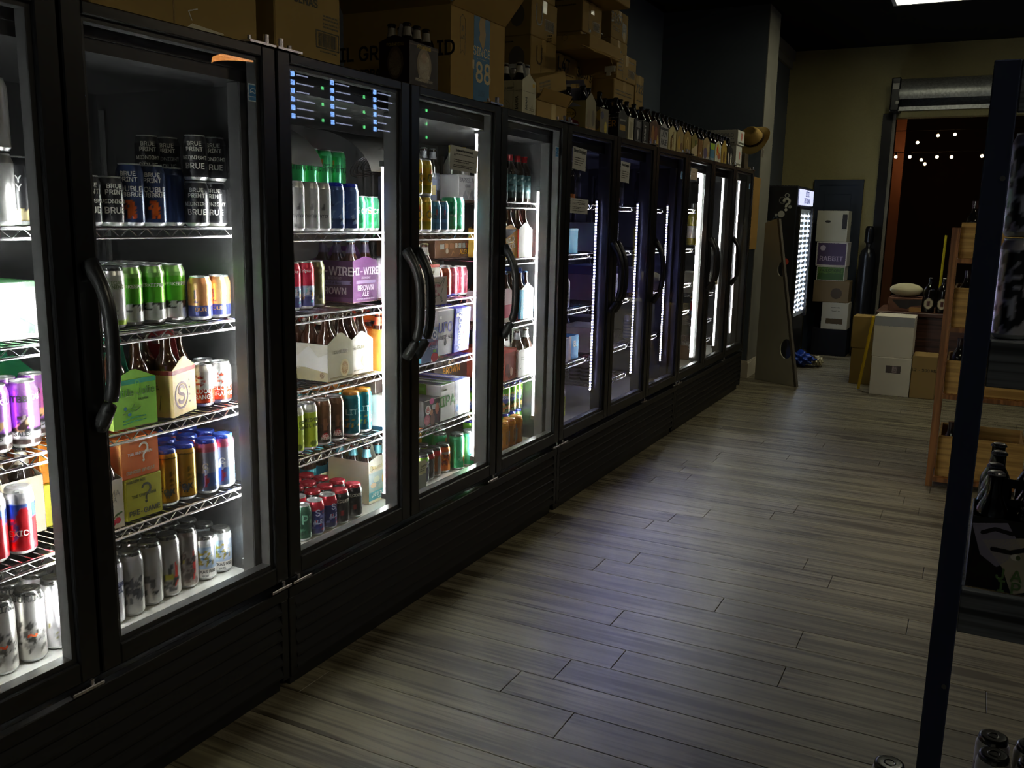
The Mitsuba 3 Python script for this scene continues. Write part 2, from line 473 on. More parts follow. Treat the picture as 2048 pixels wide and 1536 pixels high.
def cooler(i, label, levels, lamps, brand_plate=False, doors=(0, 1, 2)):
    """i: how many unit widths from the boundary at Y = 0; lamps: for post 1, 2 and the end post (kind, offset, z0, z1)"""
    y0, y1 = i * UW + .003, (i + 1) * UW - .003
    t = thing('display_cooler', label, 'display cooler')
    put('cabinet', join(bx(-.78, -.055, y0, y0 + .012, .03, 1.90), bx(-.78, -.055, y1 - .012, y1, .03, 1.90), bx(-.78, -.055, y0 + .012, y1 - .012, 1.83, 1.90), bx(-.78, -.72, y0 + .012, y1 - .012, .03, 1.83),
                        bx(-.72, -.03, y0 + .012, y1 - .012, .05, .335)), 'cooler_black', t)
    put('liner', join(bx(-.72, -.70, y0 + .012, y1 - .012, .36, 1.83), bx(-.70, -.06, y0 + .012, y0 + .015, .36, 1.83), bx(-.70, -.06, y1 - .015, y1 - .012, .36, 1.83), bx(-.70, -.06, y0 + .015, y1 - .015, 1.80, 1.83)), 'liner_black', t)
    put('floor_pan', join(bx(-.70, -.115, y0 + .015, y1 - .015, .335, .372, b=.004), bx(-.70, -.69, y0 + .015, y1 - .015, .372, .40)), 'pan_white', t)
    put('sill', bx(-.115, -.052, y0 + .015, y1 - .015, .335, .366, b=.004), 'gasket', t)
    put('front_panel', join(bx(-.03, -.004, y0, y1, .30, .335, b=.002), bx(-.03, -.006, y0, y0 + .03, .04, .30, b=.002), bx(-.03, -.006, y1 - .03, y1, .04, .30, b=.002)), 'cooler_black', t)
    for n in range(6):
        z = .055 + n * .041
        v = np.array([[-.022, y0 + .03, z + .036], [-.004, y0 + .03, z], [-.004, y0 + .03, z + .008], [-.018, y0 + .03, z + .040]])
        w = v + [0, y1 - y0 - .06, 0]
        put('louver', paint((np.vstack([v, w]), np.array([[0, 4, 5, 1], [1, 5, 6, 2], [2, 6, 7, 3], [3, 7, 4, 0], [0, 1, 2, 3], [7, 6, 5, 4]])), 20), 'cooler_black', t)
    put('plinth', bx(-.70, -.03, y0 + .02, y1 - .02, .0, .045), 'cooler_black', t)
    for j in (1, 2):
        ym = y0 + j * DW - .003
        put('mullion', bx(-.098, -.052, ym - .024, ym + .024, .366, 1.80, b=.003), 'gasket', t)
    for ya, yb in ((y0 + .015, y0 + .088), (y1 - .088, y1 - .015)):
        put('end_post', bx(-.098, -.052, ya, yb, .366, 1.80, b=.003), 'gasket', t)
    for j, off, x, kind, z0, z1 in lamps:
        led(t, y0 + j * DW - .003 + off, z0, z1, kind, x)
    for d in doors:
        a, b = i * UW + d * DW + .004, i * UW + (d + 1) * DW - .004
        f = .052
        fr = join(bx(-.05, 0, a, a + f, ZB, ZT, b=.003), bx(-.05, 0, b - f, b, ZB, ZT, b=.003), bx(-.05, 0, a + f, b - f, ZB, ZB + f, b=.003), bx(-.05, 0, a + f, b - f, ZT - .028, ZT, b=.003))
        dk = put('door', fr, 'frame_black', t)
        g = .012
        put('gasket', join(bx(-.045, -.012, a + f, a + f + g, ZB + f, ZT - .028), bx(-.045, -.012, b - f - g, b - f, ZB + f, ZT - .028), bx(-.045, -.012, a + f, b - f, ZB + f, ZB + f + g), bx(-.045, -.012, a + f, b - f, ZT - .028 - g, ZT - .028)), 'gasket', dk)
        gl = np.array([[-.016, a + f, ZB + f], [-.016, b - f, ZB + f], [-.016, b - f, ZT - .028], [-.016, a + f, ZT - .028]])
        put('glass', paint((gl, np.array([[0, 1, 2, 3]])), 255), 'door_glass', dk)
        hy = b - .030 if d == 0 else a + .030
        hz = (0.985, 1.315)
        u = np.linspace(0, 1, 23)
        xx = .002 + .06 * (1 - np.abs(2 * u - 1) ** 3.0)
        put('handle', tube(np.stack([xx, np.full(23, hy), hz[0] - .02 + (hz[1] - hz[0] + .04) * u], 1), .0155 + .006 * np.abs(2 * u - 1) ** 6, n=12), 'handle_black', dk, smooth=True)
        s = 1 if d == 0 else -1                        # hinge side: the first door hangs on its near post, the others on their far post
        hyy = a if d == 0 else b
        put('hinge', join(bx(.0, .014, hyy, hyy + s * .085, .347, .3565, b=.002), tube([(.006, hyy + s * .03, .352), (.006, hyy + s * .03, .37)], .005, n=8)), 'chrome', dk)
        put('hinge', join(bx(-.04, .006, hyy, hyy + s * .10, 1.895, 1.901), tube([(-.008, hyy + s * .025, 1.895), (-.008, hyy + s * .025, 1.925)], .008, n=10), tube([(-.02, hyy + s * .075, 1.9), (-.02, hyy + s * .075, 1.916)], .006, n=8)), 'chrome', dk)
    for d, lv in enumerate(levels):
        a, b = y0 + d * DW + (.02 if d == 0 else .006), y0 + (d + 1) * DW - (.02 if d == 2 else .012)
        for z in lv:
            put('wire_shelf', wire_shelf(a, b, z), 'chrome', t)
        if lv:
            put('shelf_standard', join(*[bx(-.665, -.655, yy - .006, yy + .006, .40, 1.75) for yy in (a + .02, b - .02)]), 'gasket', t)
    return t


mat('handle_black', base_color=rgb([0.012, 0.012, 0.012]), roughness=0.32, specular=0.5)
LA = (1.413, 1.153, .902, .655)
L3 = (1.398, 1.140, .900, .678)
L4 = (1.393, 1.126, .886, .626)
L5 = (1.526, 1.274, .983, .709)
LC = (1.536, 1.277, .990, .706)
LD = (1.546, 1.262, 1.011, .812)
LD2 = (1.284, .902, .690, .533)
X1 = -.112
COOLERS = [
    cooler(-1, 'black glass door cooler nearest the camera, cut by the left edge', [(), LA, LA], [(1, .0, X1, 'tube', .43, 1.60), (2, .0, X1, 'tube', .43, 1.50), (3, -.058, X1, 'tube', .43, 1.50)], doors=(1, 2)),
    cooler(0, 'second black three door cooler, with the white lit cans and cartons', [L3, L4, L5], [(0, .07, X1, 'tube', .44, 1.55), (1, .0, X1, 'tube', .44, 1.62), (2, .0, X1, 'tube', .43, 1.79), (3, -.066, X1, 'tube', .50, 1.58)]),
    cooler(1, 'third black three door cooler, lit by dotted blue white strips', [LC, LC, LC], [(1, -.05, -.09, 'dots', .52, 1.56), (2, -.05, -.09, 'dots', .52, 1.56), (3, -.12, -.09, 'dots', .52, 1.56)]),
    cooler(2, 'farthest black three door cooler, with the hat lying on top', [LD, LD2, ()], [(1, -.035, -.088, 'tube', .45, 1.80), (2, -.03, -.09, 'dim', .46, 1.80), (3, -.06, -.108, 'tube', .5, 1.83)]),
]
evaporator(COOLERS[1], .30)
evaporator(COOLERS[1], 1.02)
put('roof_panel', bx(-.5, -.1, 4.02, 4.62, 1.775, 1.797), 'gasket', COOLERS[3])
# ------------------------------------------------------------------ cans, bottles and cartons: builders
SILVER = S('#c9cbcc')
WHITE = S('#e9e8e2')
BLACK = S('#141416')


def banded(*b):
    """paint of a can side: (height fraction from the base, colour) steps"""
    cols = [S(c) if isinstance(c, (str, int)) else np.asarray(c, float) for _, c in b]

    def f(th, t):
        out = np.repeat(cols[0][None], len(th), 0)
        for (z, _), c in zip(b, cols):
            out[t >= z] = c
        return out
    return f


def blobs(base, col, spots):
    """spots: (angle, height fraction, half width in rad, half height) ellipses of one print colour"""
    col = S(col) if isinstance(col, (str, int)) else col

    def f(th, t):
        out = base(th, t)
        a = (th + PI) % (2 * PI) - PI
        for s in spots:
            d = ((a - s[0] + PI) % (2 * PI) - PI) / s[2]
            out[d ** 2 + ((t - s[1]) / s[3]) ** 2 < 1] = S(s[4]) if len(s) > 4 else col
        return out
    return f


def scatter_art(base, cols, lo, hi, n, seed, a0=-1.3, a1=1.3, size=.2):
    r = random.Random(seed)
    return blobs(base, cols[0], [(r.uniform(a0, a1), r.uniform(lo, hi), r.uniform(.25, 1) * size, r.uniform(.25, 1) * size * .3, r.choice(cols)) for _ in range(n)])


def ridge(base, col, top, amp, seed, low=0.0):
    """a jagged printed skyline round the can"""
    col = S(col)
    r = random.Random(seed)
    ks = [(r.randint(2, 9), r.uniform(0, 6)) for _ in range(5)]

    def f(th, t):
        out = base(th, t)
        h = top + amp * sum(np.abs(np.sin(k * th / 2 + p)) - .6 for k, p in ks) / 3
        out[(t < h) & (t > low)] = col
        return out
    return f


def can_pieces(h, r, f, top=SILVER, nt=36, nz=26, prints=(), neck=None):
    zs = np.linspace(.010, h - .021, nz)
    a = np.arange(nt) * 2 * PI / nt
    TH, ZZ = np.meshgrid(a, zs)
    V = np.stack([r * np.cos(TH), r * np.sin(TH), ZZ], -1).reshape(-1, 3)
    i, j = np.meshgrid(np.arange(nz - 1), np.arange(nt), indexing='ij')
    q = np.stack([i * nt + j, i * nt + (j + 1) % nt, (i + 1) * nt + (j + 1) % nt, (i + 1) * nt + j], -1).reshape(-1, 4)
    C = f(TH.ravel(), ((ZZ - .010) / (h - .031)).ravel())
    side = (V, np.vstack([q[:, [0, 1, 2]], q[:, [0, 2, 3]]]), C)
    nk = neck if neck is not None else C[-1]
    body = join(side, lathe([([(.022, .003), (.0255 * r / .0331, 0), (r * .87, .003), (r, .010)], SILVER * .8), ([(r, h - .021), (r - .0012, h - .016), (r - .004, h - .009), (.0272 * r / .0331, h - .004)], nk)], nt))
    e = r / .0331
    lid = lathe([([(.0272 * e, h - .004), (.0276 * e, h - .001), (.0265 * e, h), (.0252 * e, h - .0015), (.0245 * e, h - .005)], top), ([(.0245 * e, h - .005), (.0, h - .005)], top * .9)], 24)
    lid = join(lid, move(bx(-.008, .013, -.0075, .0075, 0, .0012, top), (0, 0, h - .0045)))
    pr = [on_can(lettering(tx, sz, c, bold=True), r, z * h, ang) for tx, sz, z, ang, c in prints]
    return body, lid, (join(*pr) if pr else None)


def cap_piece(h, c, r=.0331):
    """a moulded carrier cap snapped over the rim"""
    c = S(c)
    e = r / .0331
    p = lathe([([(.0, h + .0025), (.018 * e, h + .0025), (.0235 * e, h + .003)], c), ([(.0235 * e, h + .003), (.0278 * e, h + .0015), (.0292 * e, h - .004), (.0294 * e, h - .0105)], c), ([(.0294 * e, h - .0105), (.0275 * e, h - .0105)], c * .6)], 24)
    return join(p, lathe([([(.0085, h + .0026), (.0105, h + .0042), (.0125, h + .0026)], c)], 18), move(bx(-.014, .014, -.0045, .0045, h + .001, h + .0032, c), (.030 * e, 0, -.004)))


KIND = {}


def can_kind(name, h, r, f, cap=None, prints=(), top=SILVER, neck=None, nt=36, nz=26):
    b, l, p = can_pieces(h, r, f, top, nt, nz, prints, neck)
    KIND[name] = dict(h=h, parts=[('body', shape(b, 'printed_metal', True)), ('lid', shape(l, 'printed_metal', True))] + ([('lettering', shape(p, 'printed_paper'))] if p else []) +
                      ([('carrier_cap', shape(cap_piece(h, cap, r), 'glossy_plastic', True))] if cap is not None else []), cat='can', key='beer_can')


def place(kind, x, y, z, rz, label, group=None, name=None, rx=0, ry=0):
    k = KIND[kind]
    t = thing(name or k['key'], label, k['cat'], group)
    m = T().translate([x, y, z]).rotate([0, 0, 1], math.degrees(rz)).rotate([1, 0, 0], math.degrees(rx)).rotate([0, 1, 0], math.degrees(ry))
    for pn, sh in k['parts']:
        kk = key(t + '__' + pn)
        scene[kk] = {**sh, 'to_world': m}
    return t


ORD = ('first', 'second', 'third', 'fourth', 'fifth', 'sixth', 'seventh')


def cans(kind, z, ys, label, group, x=-.185, deep=1, dx=.069, turn=-.75, jit=.25, stagger=0.0, name=None, row0=0):
    """rows of one kind on a shelf: ys across the front, deep back from the front. Each label gets its place in its row and the row's place from the front"""
    for d in range(deep):
        for i, y in enumerate(sorted(ys)):
            s = label
            if deep > 1 or row0:
                s += f', {ORD[d + row0]} row'
            if len(ys) > 1:
                s += f', {ORD[i]} from left'
            place(kind, x - d * dx + rng.uniform(-.003, .003), y + (stagger if d % 2 else 0) + rng.uniform(-.002, .002), z, turn + rng.uniform(-jit, jit), s, group, name)


def bottle_kind(name, h=.222, r=.0305, glass='#1a0d06', label_=None, neck_=None, cap='#b5a05a', zl=(.042, .115), shoulder=.62, foil=None, key_='beer_bottle', wine=False, prints=(), fill=None):
    g = S(glass)
    zs = h * shoulder
    rn = .0132 if not wine else .0143
    prof = [(.0, .002), (r * .88, .0), (r * .98, .003), (r, .009), (r, zs), (r * .985, zs + h * .025), (r * .90, zs + h * .06), (r * .74, zs + h * .105), (r * .58, zs + h * .145), (rn + .0025, zs + h * .185), (rn, h * .87), (rn, h * .965), (rn + .0013, h * .968), (rn + .0013, h * .985)]
    parts = [('glass', shape(lathe([(prof, g)], 22), 'bottle_glass', True))]
    if label_ is not None:
        lb = lathe([([(r + .0003, zl[0]), (r + .0003, zl[1])], label_)], 22) if not callable(label_) else None
        if callable(label_):

            a = np.arange(36) * 2 * PI / 36
            zz = np.linspace(zl[0], zl[1], 14)
            TH, ZZ = np.meshgrid(a, zz)
            i, j = np.meshgrid(np.arange(13), np.arange(36), indexing='ij')
            q = np.stack([i * 36 + j, i * 36 + (j + 1) % 36, (i + 1) * 36 + (j + 1) % 36, (i + 1) * 36 + j], -1).reshape(-1, 4)
            lb = (np.stack([(r + .0003) * np.cos(TH), (r + .0003) * np.sin(TH), ZZ], -1).reshape(-1, 3), np.vstack([q[:, [0, 1, 2]], q[:, [0, 2, 3]]]), label_(TH.ravel(), ((ZZ - zl[0]) / (zl[1] - zl[0])).ravel()))
        parts.append(('label', shape(lb, 'printed_paper', True)))
    if prints:
        parts.append(('lettering', shape(join(*[on_can(lettering(tx, sz, c, bold=True), r, z * h, ang, .0007) for tx, sz, z, ang, c in prints]), 'printed_paper')))
    if neck_ is not None:
        parts.append(('neck_label', shape(lathe([([(rn + .006, h * .79), (rn + .0012, h * .86), (rn + .0006, h * .93)], neck_)], 20), 'printed_paper', True)))
    if foil is not None:
        c = S(foil)
        parts.append(('foil', shape(lathe([([(rn + .0006, h * (.78 if wine else .86)), (rn + .0006, h * .96), (rn + .0017, h * .965), (rn + .0017, h * .99)], c), ([(rn + .0017, h * .99), (0, h * .992)], c)], 20), 'glossy_plastic', True)))
    else:
        c = S(cap)
        n = 42
        a = np.arange(n) * 2 * PI / n
        w = 1 + .05 * np.cos(21 * a)
        rings = [(np.full(n, .0), h), (np.full(n, .0105), h - .0004), (np.full(n, .0133), h - .002), (.0152 * w, h - .0055), (.0158 * w, h - .0072)]
        V = np.vstack([np.stack([rr * np.cos(a), rr * np.sin(a), np.full(n, z)], 1) for rr, z in rings])
        i, j = np.meshgrid(np.arange(4), np.arange(n), indexing='ij')
        q = np.stack([i * n + j, i * n + (j + 1) % n, (i + 1) * n + (j + 1) % n, (i + 1) * n + j], -1).reshape(-1, 4)
        parts.append(('cap', shape(paint((V, q), c), 'printed_metal', True)))
    KIND[name] = dict(h=h, parts=parts, cat='bottle', key=key_)


def carrier(label, x, y, z, w=.132, d=.2, hf=.118, hs=.165, H=.235, face='#dddddd', side=None, inner='#a88e68', rz=0.0, art=(), sart=(), bottles=None, blabel=None, bgroup=None, group=None, nb=(2, 3), name='bottle_carrier', trim=None, handle=None):
    """an open paperboard carrier; its front (+x) corner on the -y side stands at x, y. w runs along +y, d back along -x. art: flat pieces for the +x face, sart: for the -y face"""
    t = thing(name, label, 'carrier', group)
    side = side or face
    th, mg = .0016, .0328
    fit = lambda want, size: max(1, min(want, 1 + int((size - 2 * mg) / .0617 + .02)))
    nb = (fit(nb[0], w), fit(nb[1], d))
    along = nb[0] == 2                       # the divider with the hand hole runs between two columns, else across between the rows
    ps = [bx(-d, 0, 0, w, 0, .002, inner)]
    lx_, ln_ = (w, d) if along else (d, w)   # width of the gabled ends, length of the straight sides
    pent = Polygon([(0, 0), (lx_, 0), (lx_, hf), (lx_ * .56, hs), (lx_ * .44, hs), (0, hf)])
    for far in (0, 1):
        p = prism(pent, th, face if along else side)
        v = p[0]
        if along:
            ps += [(np.stack([v[:, 2] - (d if far else th), v[:, 0], v[:, 1]], 1), p[1], p[2]), bx(-d, 0, *((w - th, w) if far else (0, th)), 0, hf, side)]
        else:
            ps += [(np.stack([v[:, 0] - d, v[:, 2] + (w - th if far else 0), v[:, 1]], 1), p[1], p[2]), bx(*((-d, -d + th) if far else (-th, 0)), 0, w, 0, hf, face)]
    R = lambda p: move(p, (x, y, z), rz)
    body = put('body', R(join(*ps)), 'printed_paper', t)
    hp = Polygon([(.002, .003), (ln_ - .002, .003), (ln_ - .002, hf), (ln_ * .9, hs), (ln_ * .8, H), (ln_ * .2, H), (ln_ * .1, hs), (.002, hf)]).difference(sbox(ln_ * .3, H - .04, ln_ * .7, H - .018))
    p = prism(hp, .0012, handle or face)
    v = p[0]
    if along:
        q = np.stack([-v[:, 0], v[:, 2] + w / 2 - .0006, v[:, 1]], 1)
    else:
        q = np.stack([v[:, 2] - d / 2 - .0006 if nb[1] != 3 and nb[1] != 1 else v[:, 2] - d + .0018, v[:, 0], v[:, 1]], 1)
    put('handle', R((q, p[1], p[2])), 'printed_paper', t)
    A = [on_x(a, .0002, 0, 0) for a in art] + [on_ny(move(a, (-d, 0, 0)), 0, -.0002, 0) for a in sart]
    if trim:
        A += [bx(0, .0006, 0, w, hf - .012, hf, trim), bx(-d, 0, -.0006, 0, hf - .012, hf, trim)]
    if A:
        put('print', R(join(*A)), 'printed_paper', t)
    if bottles:
        c, s = math.cos(rz), math.sin(rz)
        for i in range(nb[1]):
            for j in range(nb[0]):
                lx, ly = (-d / 2 if nb[1] == 1 else -mg - (d - 2 * mg) * i / (nb[1] - 1)), (w / 2 if nb[0] == 1 else mg + (w - 2 * mg) * j / (nb[0] - 1))
                place(bottles, x + c * lx - s * ly, y + s * lx + c * ly, z + .0022, rng.uniform(0, 6), blabel + f', {ORD[i]} row, {ORD[j]} from left', bgroup)
    return t


def carton(label, x, y, z, d, w, h, col, rz=0.0, art=(), sart=(), tart=(), top=None, side=None, group=None, cat='box', name='beer_carton', b=.0025, mat_='printed_paper', tilt=0.0, seam=None):
    """a closed box: front +x face of width w (along +y) at x, from y; goes back d along -x"""
    t = thing(name, label, cat, group)
    c, s, tp = [S(q) if isinstance(q, (str, int)) else np.asarray(q) for q in (col, side or col, top or col)]
    R = lambda p: move(move(p, ry=tilt), (x, y, z), rz)
    p = bx(-d, 0, 0, w, 0, h, c, b)
    v = p[0].reshape(-1, 3, 3)
    n = np.cross(v[:, 1] - v[:, 0], v[:, 2] - v[:, 0])
    n /= np.linalg.norm(n, axis=1, keepdims=True) + 1e-20
    C = p[2].reshape(-1, 3, 3)
    C[np.abs(n[:, 1]) > .8] = s
    C[n[:, 2] > .8] = tp
    put('body', R(p), mat_, t)
    A = [on_x(a, .0003, 0, 0) for a in art] + [on_ny(move(a, (-d, 0, 0)), 0, -.0003, 0) for a in sart]
    for a in tart:      # drawn x along +y, y along -x on the top
        v = a[0]
        A.append((np.stack([-v[:, 1], v[:, 0], v[:, 2] + h + .0002], 1), a[1], a[2]))
    if A:
        put('print', R(join(*A)), 'printed_paper', t)
    if seam:            # the tape over the meeting flaps
        put('tape', R(join(bx(-d, 0, w / 2 - .024, w / 2 + .024, h, h + .0006, seam), bx(0, .0006, w / 2 - .024, w / 2 + .024, h - .06, h, seam), bx(-d - .0006, -d, w / 2 - .024, w / 2 + .024, h - .06, h, seam))), 'glossy_plastic', t)
    return t


def at(p, x, y):
    return move(p, (x, y, 0))


def rect(x0, x1, y0, y1, c, t=.0004):
    return bx(x0, x1, y0, y1, 0, t, c)


def disc(x, y, r, c, ry=None, t=.0005, ring=None):
    g = affinity.scale(Point(0, 0).buffer(1, 20), r, ry or r)
    if ring:
        g = g.difference(affinity.scale(Point(0, 0).buffer(1, 20), r - ring, (ry or r) - ring))
    return at(prism(g, t, c), x, y)


def poly(pts, c, t=.0005):
    return prism(Polygon(pts).buffer(0), t, c)


def stroke(pts, w, c, t=.0006):
    from shapely.geometry import LineString
    return prism(LineString(pts).buffer(w / 2, 4), t, c)


def txt(s, h, x, y, c, bold=True, rot=0.0, t=.0007):
    p = lettering(s, h, c, bold, t)
    return move(p, (x, y, 0), rot)


def lines(x0, x1, ys, h, c, seed=0):
    """small print too small to read: short dark words in rows"""
    r, ps = random.Random(seed), []
    for y in ys:
        x = x0
        while x < x1 - .004:
            w = min(r.uniform(.004, .014), x1 - x)
            ps.append(rect(x, x + w, y, y + h, c))
            x += w + .003
    return join(*ps)


def barcode(x, y, w, h, c=BLACK, seed=1, frame=True):
    r, ps = random.Random(seed), []
    if frame:
        e = w * .03
        ps = [rect(x, x + w, y, y + e, c), rect(x, x + w, y + h - e, y + h, c), rect(x, x + e, y, y + h, c), rect(x + w - e, x + w, y, y + h, c)]
    u = x + w * .1
    while u < x + w * .9:
        q = r.choice([.01, .02, .03]) * w
        ps.append(rect(u, u + q, y + h * .12, y + h * .88, c))
        u += q + r.choice([.012, .02, .03]) * w
    return join(*ps)


def question(x, y, h, c):
    a = np.linspace(2.7, -1.3, 16)
    top = [(x + h * .26 * math.cos(q), y + h * .70 + h * .26 * math.sin(q)) for q in a]
    return join(stroke(top + [(x - h * .02, y + h * .33), (x - h * .03, y + h * .18)], h * .11, c), disc(x - h * .03, y + h * .03, h * .075, c))
# ------------------------------------------------------------------ what stands in the coolers
ZF = .3735
OR, RED, NAVY = '#e8702a', '#c4202c', '#1c2a4a'
H12, H16, H19 = .122, .157, .178
R0 = .0331
w_, k_ = WHITE, BLACK

# --- first cooler, left of the two doors in view
can_kind('blackgold', H16, R0, ridge(banded((0, '#17171a')), '#b89c68', .20, .10, 4), prints=[('HY', .016, .62, 0, w_), ('AY', .016, .50, 0, w_)], nt=44)
can_kind('whiteplain', H16, R0, banded((0, '#f2f1ec')))
can_kind('purple', H16, R0, scatter_art(banded((0, '#2d211f'), (.12, '#f0e9ee'), (.22, '#1d1a1f'), (.30, '#9b58c4')), ['#2a1c18', '#d9a774', '#f1e9dd'], .25, .52, 9, 5, -.4, .6, .3), prints=[('TBB', .014, .70, -.1, k_), ('SALES', .01, .19, 0, k_), ('GU', .013, .72, 1.0, w_)], nt=44)
can_kind('redblue', H16, R0, blobs(banded((0, '#b8202a'), (.08, '#d32028'), (.62, '#3a55a8'), (.9, '#e9e8ee')), '#d32028', [(.35, .55, .55, .28), (-.5, .38, .5, .2, '#3a55a8'), (-.72, .36, .35, .15, '#c4202c')]), cap='#e8e8e6', prints=[('EXIC', .013, .30, -.1, w_)], nt=48)
can_kind('burial', H19, R0, scatter_art(banded((0, '#b9b6b1')), ['#4c4a48', '#3a3836', '#8a8682'], .12, .62, 34, 8, -1.2, 1.2, .3), prints=[('BURIAL', .016, .88, 0, '#222222'), ('~', .03, .33, .1, '#d4512c')], cap='#161616', nt=44)
can_kind('whitegrey', H19, R0, scatter_art(banded((0, '#dcdbe0')), ['#8d8a45', '#b7b7bd'], .1, .4, 8, 2), cap='#161616')
cans('whiteplain', LA[0], [-.70], 'white tall can blown out by the lamp in the leftmost cooler bay, top shelf', None)
place('whiteplain', -.19, -.70, LA[0] + H16 + .003, 0, 'white can stacked on another in the leftmost bay, top shelf')
cans('blackgold', LA[0], [-.625], 'black tall can with a gold ragged band, top shelf of the leftmost bay', None, x=-.24, turn=-.5)
carton('white twelve pack carton with green edges, second shelf of the leftmost bay', -.20, -.80, LA[1], .27, .20, .132, '#eef3ec', top='#58b860', art=(rect(.0, .20, .120, .132, '#5cc060'), rect(.192, .2, 0, .132, '#7fcf86'), poly([(.02, .03), (.06, .05), (.10, .035), (.13, .055), (.17, .03), (.17, .012), (.02, .012)], '#58b860'), txt('A', .03, .10, .075, '#6a6a72'), stroke([(.05, .07), (.07, .05), (.09, .08)], .006, '#6a6a72')))
cans('purple', LA[2], [-.745, -.672], 'purple tall can on the third shelf, leftmost bay', 'purple cans on the third shelf', deep=1, x=-.20, turn=-.55)
cans('purple', LA[2], [-.745, -.672, -.6], 'purple can behind the front pair, leftmost bay', 'purple cans behind the front pair', x=-.272)
carrier('teal green bottle carrier at the back of the third shelf in the leftmost bay', -.50, -.56, LA[2], w=.13, d=.15, hf=.115, H=.235, face='#2f8d5a', art=(disc(.065, .2, .02, '#1f6c4a', ring=.004), rect(0, .13, 0, .03, '#7dbb48')), handle='#34a06e')
cans('redblue', LA[3], [-.785, -.712], 'red and blue tall can with clear cap, leftmost bay', 'red and blue cans on the fourth shelf', x=-.185, turn=-.6, jit=.08)
bottle_kind('longneck0', glass='#100c0a', cap='#2a2a2a', neck_=S('#cfc4a8'))
carrier('tall beige bottle carrier behind the red and blue cans in the leftmost bay', -.27, -.86, LA[3], w=.27, d=.17, hf=.145, hs=.175, H=.212, face='#b5a888', side='#a39674', bottles='longneck0', blabel='dark bottle in the tall beige carrier', bgroup='dark bottles in the tall beige carrier', nb=(4, 2))
cans('burial', ZF, [-.775, -.70], 'silver sketch art can in front, floor of the leftmost bay', 'silver sketch cans in front', x=-.20, turn=-.6, jit=.06)
cans('burial', ZF, [-.775, -.70], 'silver sketch art can on the floor of the leftmost bay', 'silver sketch cans behind', x=-.275, deep=2, dx=.075)
cans('whitegrey', ZF, [-.625], 'pale tall can with black cap, floor of the leftmost bay', 'pale cans at the right of the leftmost bay', x=-.21, deep=3)

# --- first cooler, right bay
can_kind('navy', H16, R0, blobs(banded((0, '#1b2848')), '#ee6a26', [(-.1, .40, .2, .055), (.12, .36, .23, .075), (-.28, .29, .13, .045), (.3, .28, .14, .05), (.1, .22, .3, .09), (-.05, .12, .16, .05), (.32, .12, .15, .05)]),
         prints=[('BRUE', .011, .80, -.05, w_), ('PRINT', .011, .71, -.05, w_), ('DOUBLE', .013, .555, -.05, w_), ('RUBBRUE', .0105, .475, -.05, w_)], nt=48, nz=34)
can_kind('midnight', H12, R0, banded((0, '#26262a'), (.04, '#161619'), (.97, '#3c3c40')), prints=[('BRUE', .011, .76, 0, w_), ('PRINT', .011, .64, 0, w_), ('MIDNIGHT', .0098, .46, 0, w_), ('BRUE', .0150, .26, 0, w_)])
can_kind('green16', H16, R0, blobs(ridge(banded((0, '#e4e8e0'), (.25, '#eceee8'), (.30, '#57b02c'), (.93, '#8ec86c')), '#1d1f1c', .36, .05, 3, .22), '#e8ebe4', [(.0, .30, .3, .07), (.5, .26, .25, .09)]), prints=[('RIVERKEEPER', .0088, .63, .1, w_), ('IV', .012, .66, 1.9, w_)], nt=44, nz=32)
can_kind('tropical', H16, R0, blobs(banded((0, '#9fc53a'), (.10, '#ededea')), '#8fbf3c', [(0, .565, .1, .035), (.1, .24, .42, .085, '#5a5c5c'), (.1, .24, .34, .062, '#d5d5d2')]), prints=[('TROPICAL', .0095, .72, 0, '#6d7f5a'), ('LIGHTNING', .0095, .65, 0, '#6d7f5a'), ('BREW', .008, .235, .1, w_)], cap='#1b1b1c', nt=44)
can_kind('whiteblue', H16, R0, scatter_art(banded((0, '#e8eaee')), ['#274f9e', '#1f3c7c', '#5c8ac8'], .05, .45, 16, 6, -1.5, 1.5, .3))
can_kind('peachnavy', H12, R0, blobs(banded((0, '#3c4276'), (.36, '#dd8d58')), '#2c3566', [(-.35, .68, .12, .16), (-.3, .45, .14, .05)]), prints=[('DUR', .011, .2, .1, '#cc8a5a'), ('E', .012, .72, -.35, '#dd9d68')])
can_kind('blood', H12, R0, scatter_art(banded((0, '#1d2740'), (.03, '#c2442c'), (.45, '#ece9e4')), ['#c2442c', '#9c3020'], .58, .86, 11, 3, -.5, .3, .22), prints=[('BLOOD', .0125, .33, .1, w_), ('ORANGE', .0118, .19, .1, w_)])
can_kind('gold', H16, R0, scatter_art(banded((0, '#1a1512'), (.015, '#c08a24'), (.965, '#1a1512')), ['#6a4a14', '#8c6419'], .35, .85, 10, 4, .3, .9, .18), cap='#2a43b8', prints=[('Fox', .02, .22, -.05, k_), ('#', .022, .16, .1, k_)], neck=S('#c08a24'))
can_kind('bluesilver', H16, R0, blobs(banded((0, '#5f6a86'), (.10, '#4c66a4'), (.42, '#8d93aa'), (.9, '#b8586a')), '#d9dce4', [(0, .47, .22, .09), (0, .47, .14, .06, '#5d6ea8'), (.05, .24, .14, .13, '#b83a3a')]), cap='#2a43b8', prints=[('C', .018, .47, 0, w_)])
can_kind('southern', H19, R0, banded((0, '#d9d9e0'), (.1, '#e2e2ea')), prints=[('SOUTHERN', .011, .60, .1, '#2b3052'), ('DIHEL', .018, .50, .1, '#2b3052'), ('tribe', .009, .40, .1, '#50557a'), ('HORE', .010, .22, .1, '#3a3f62')], cap='#161616', nt=40)
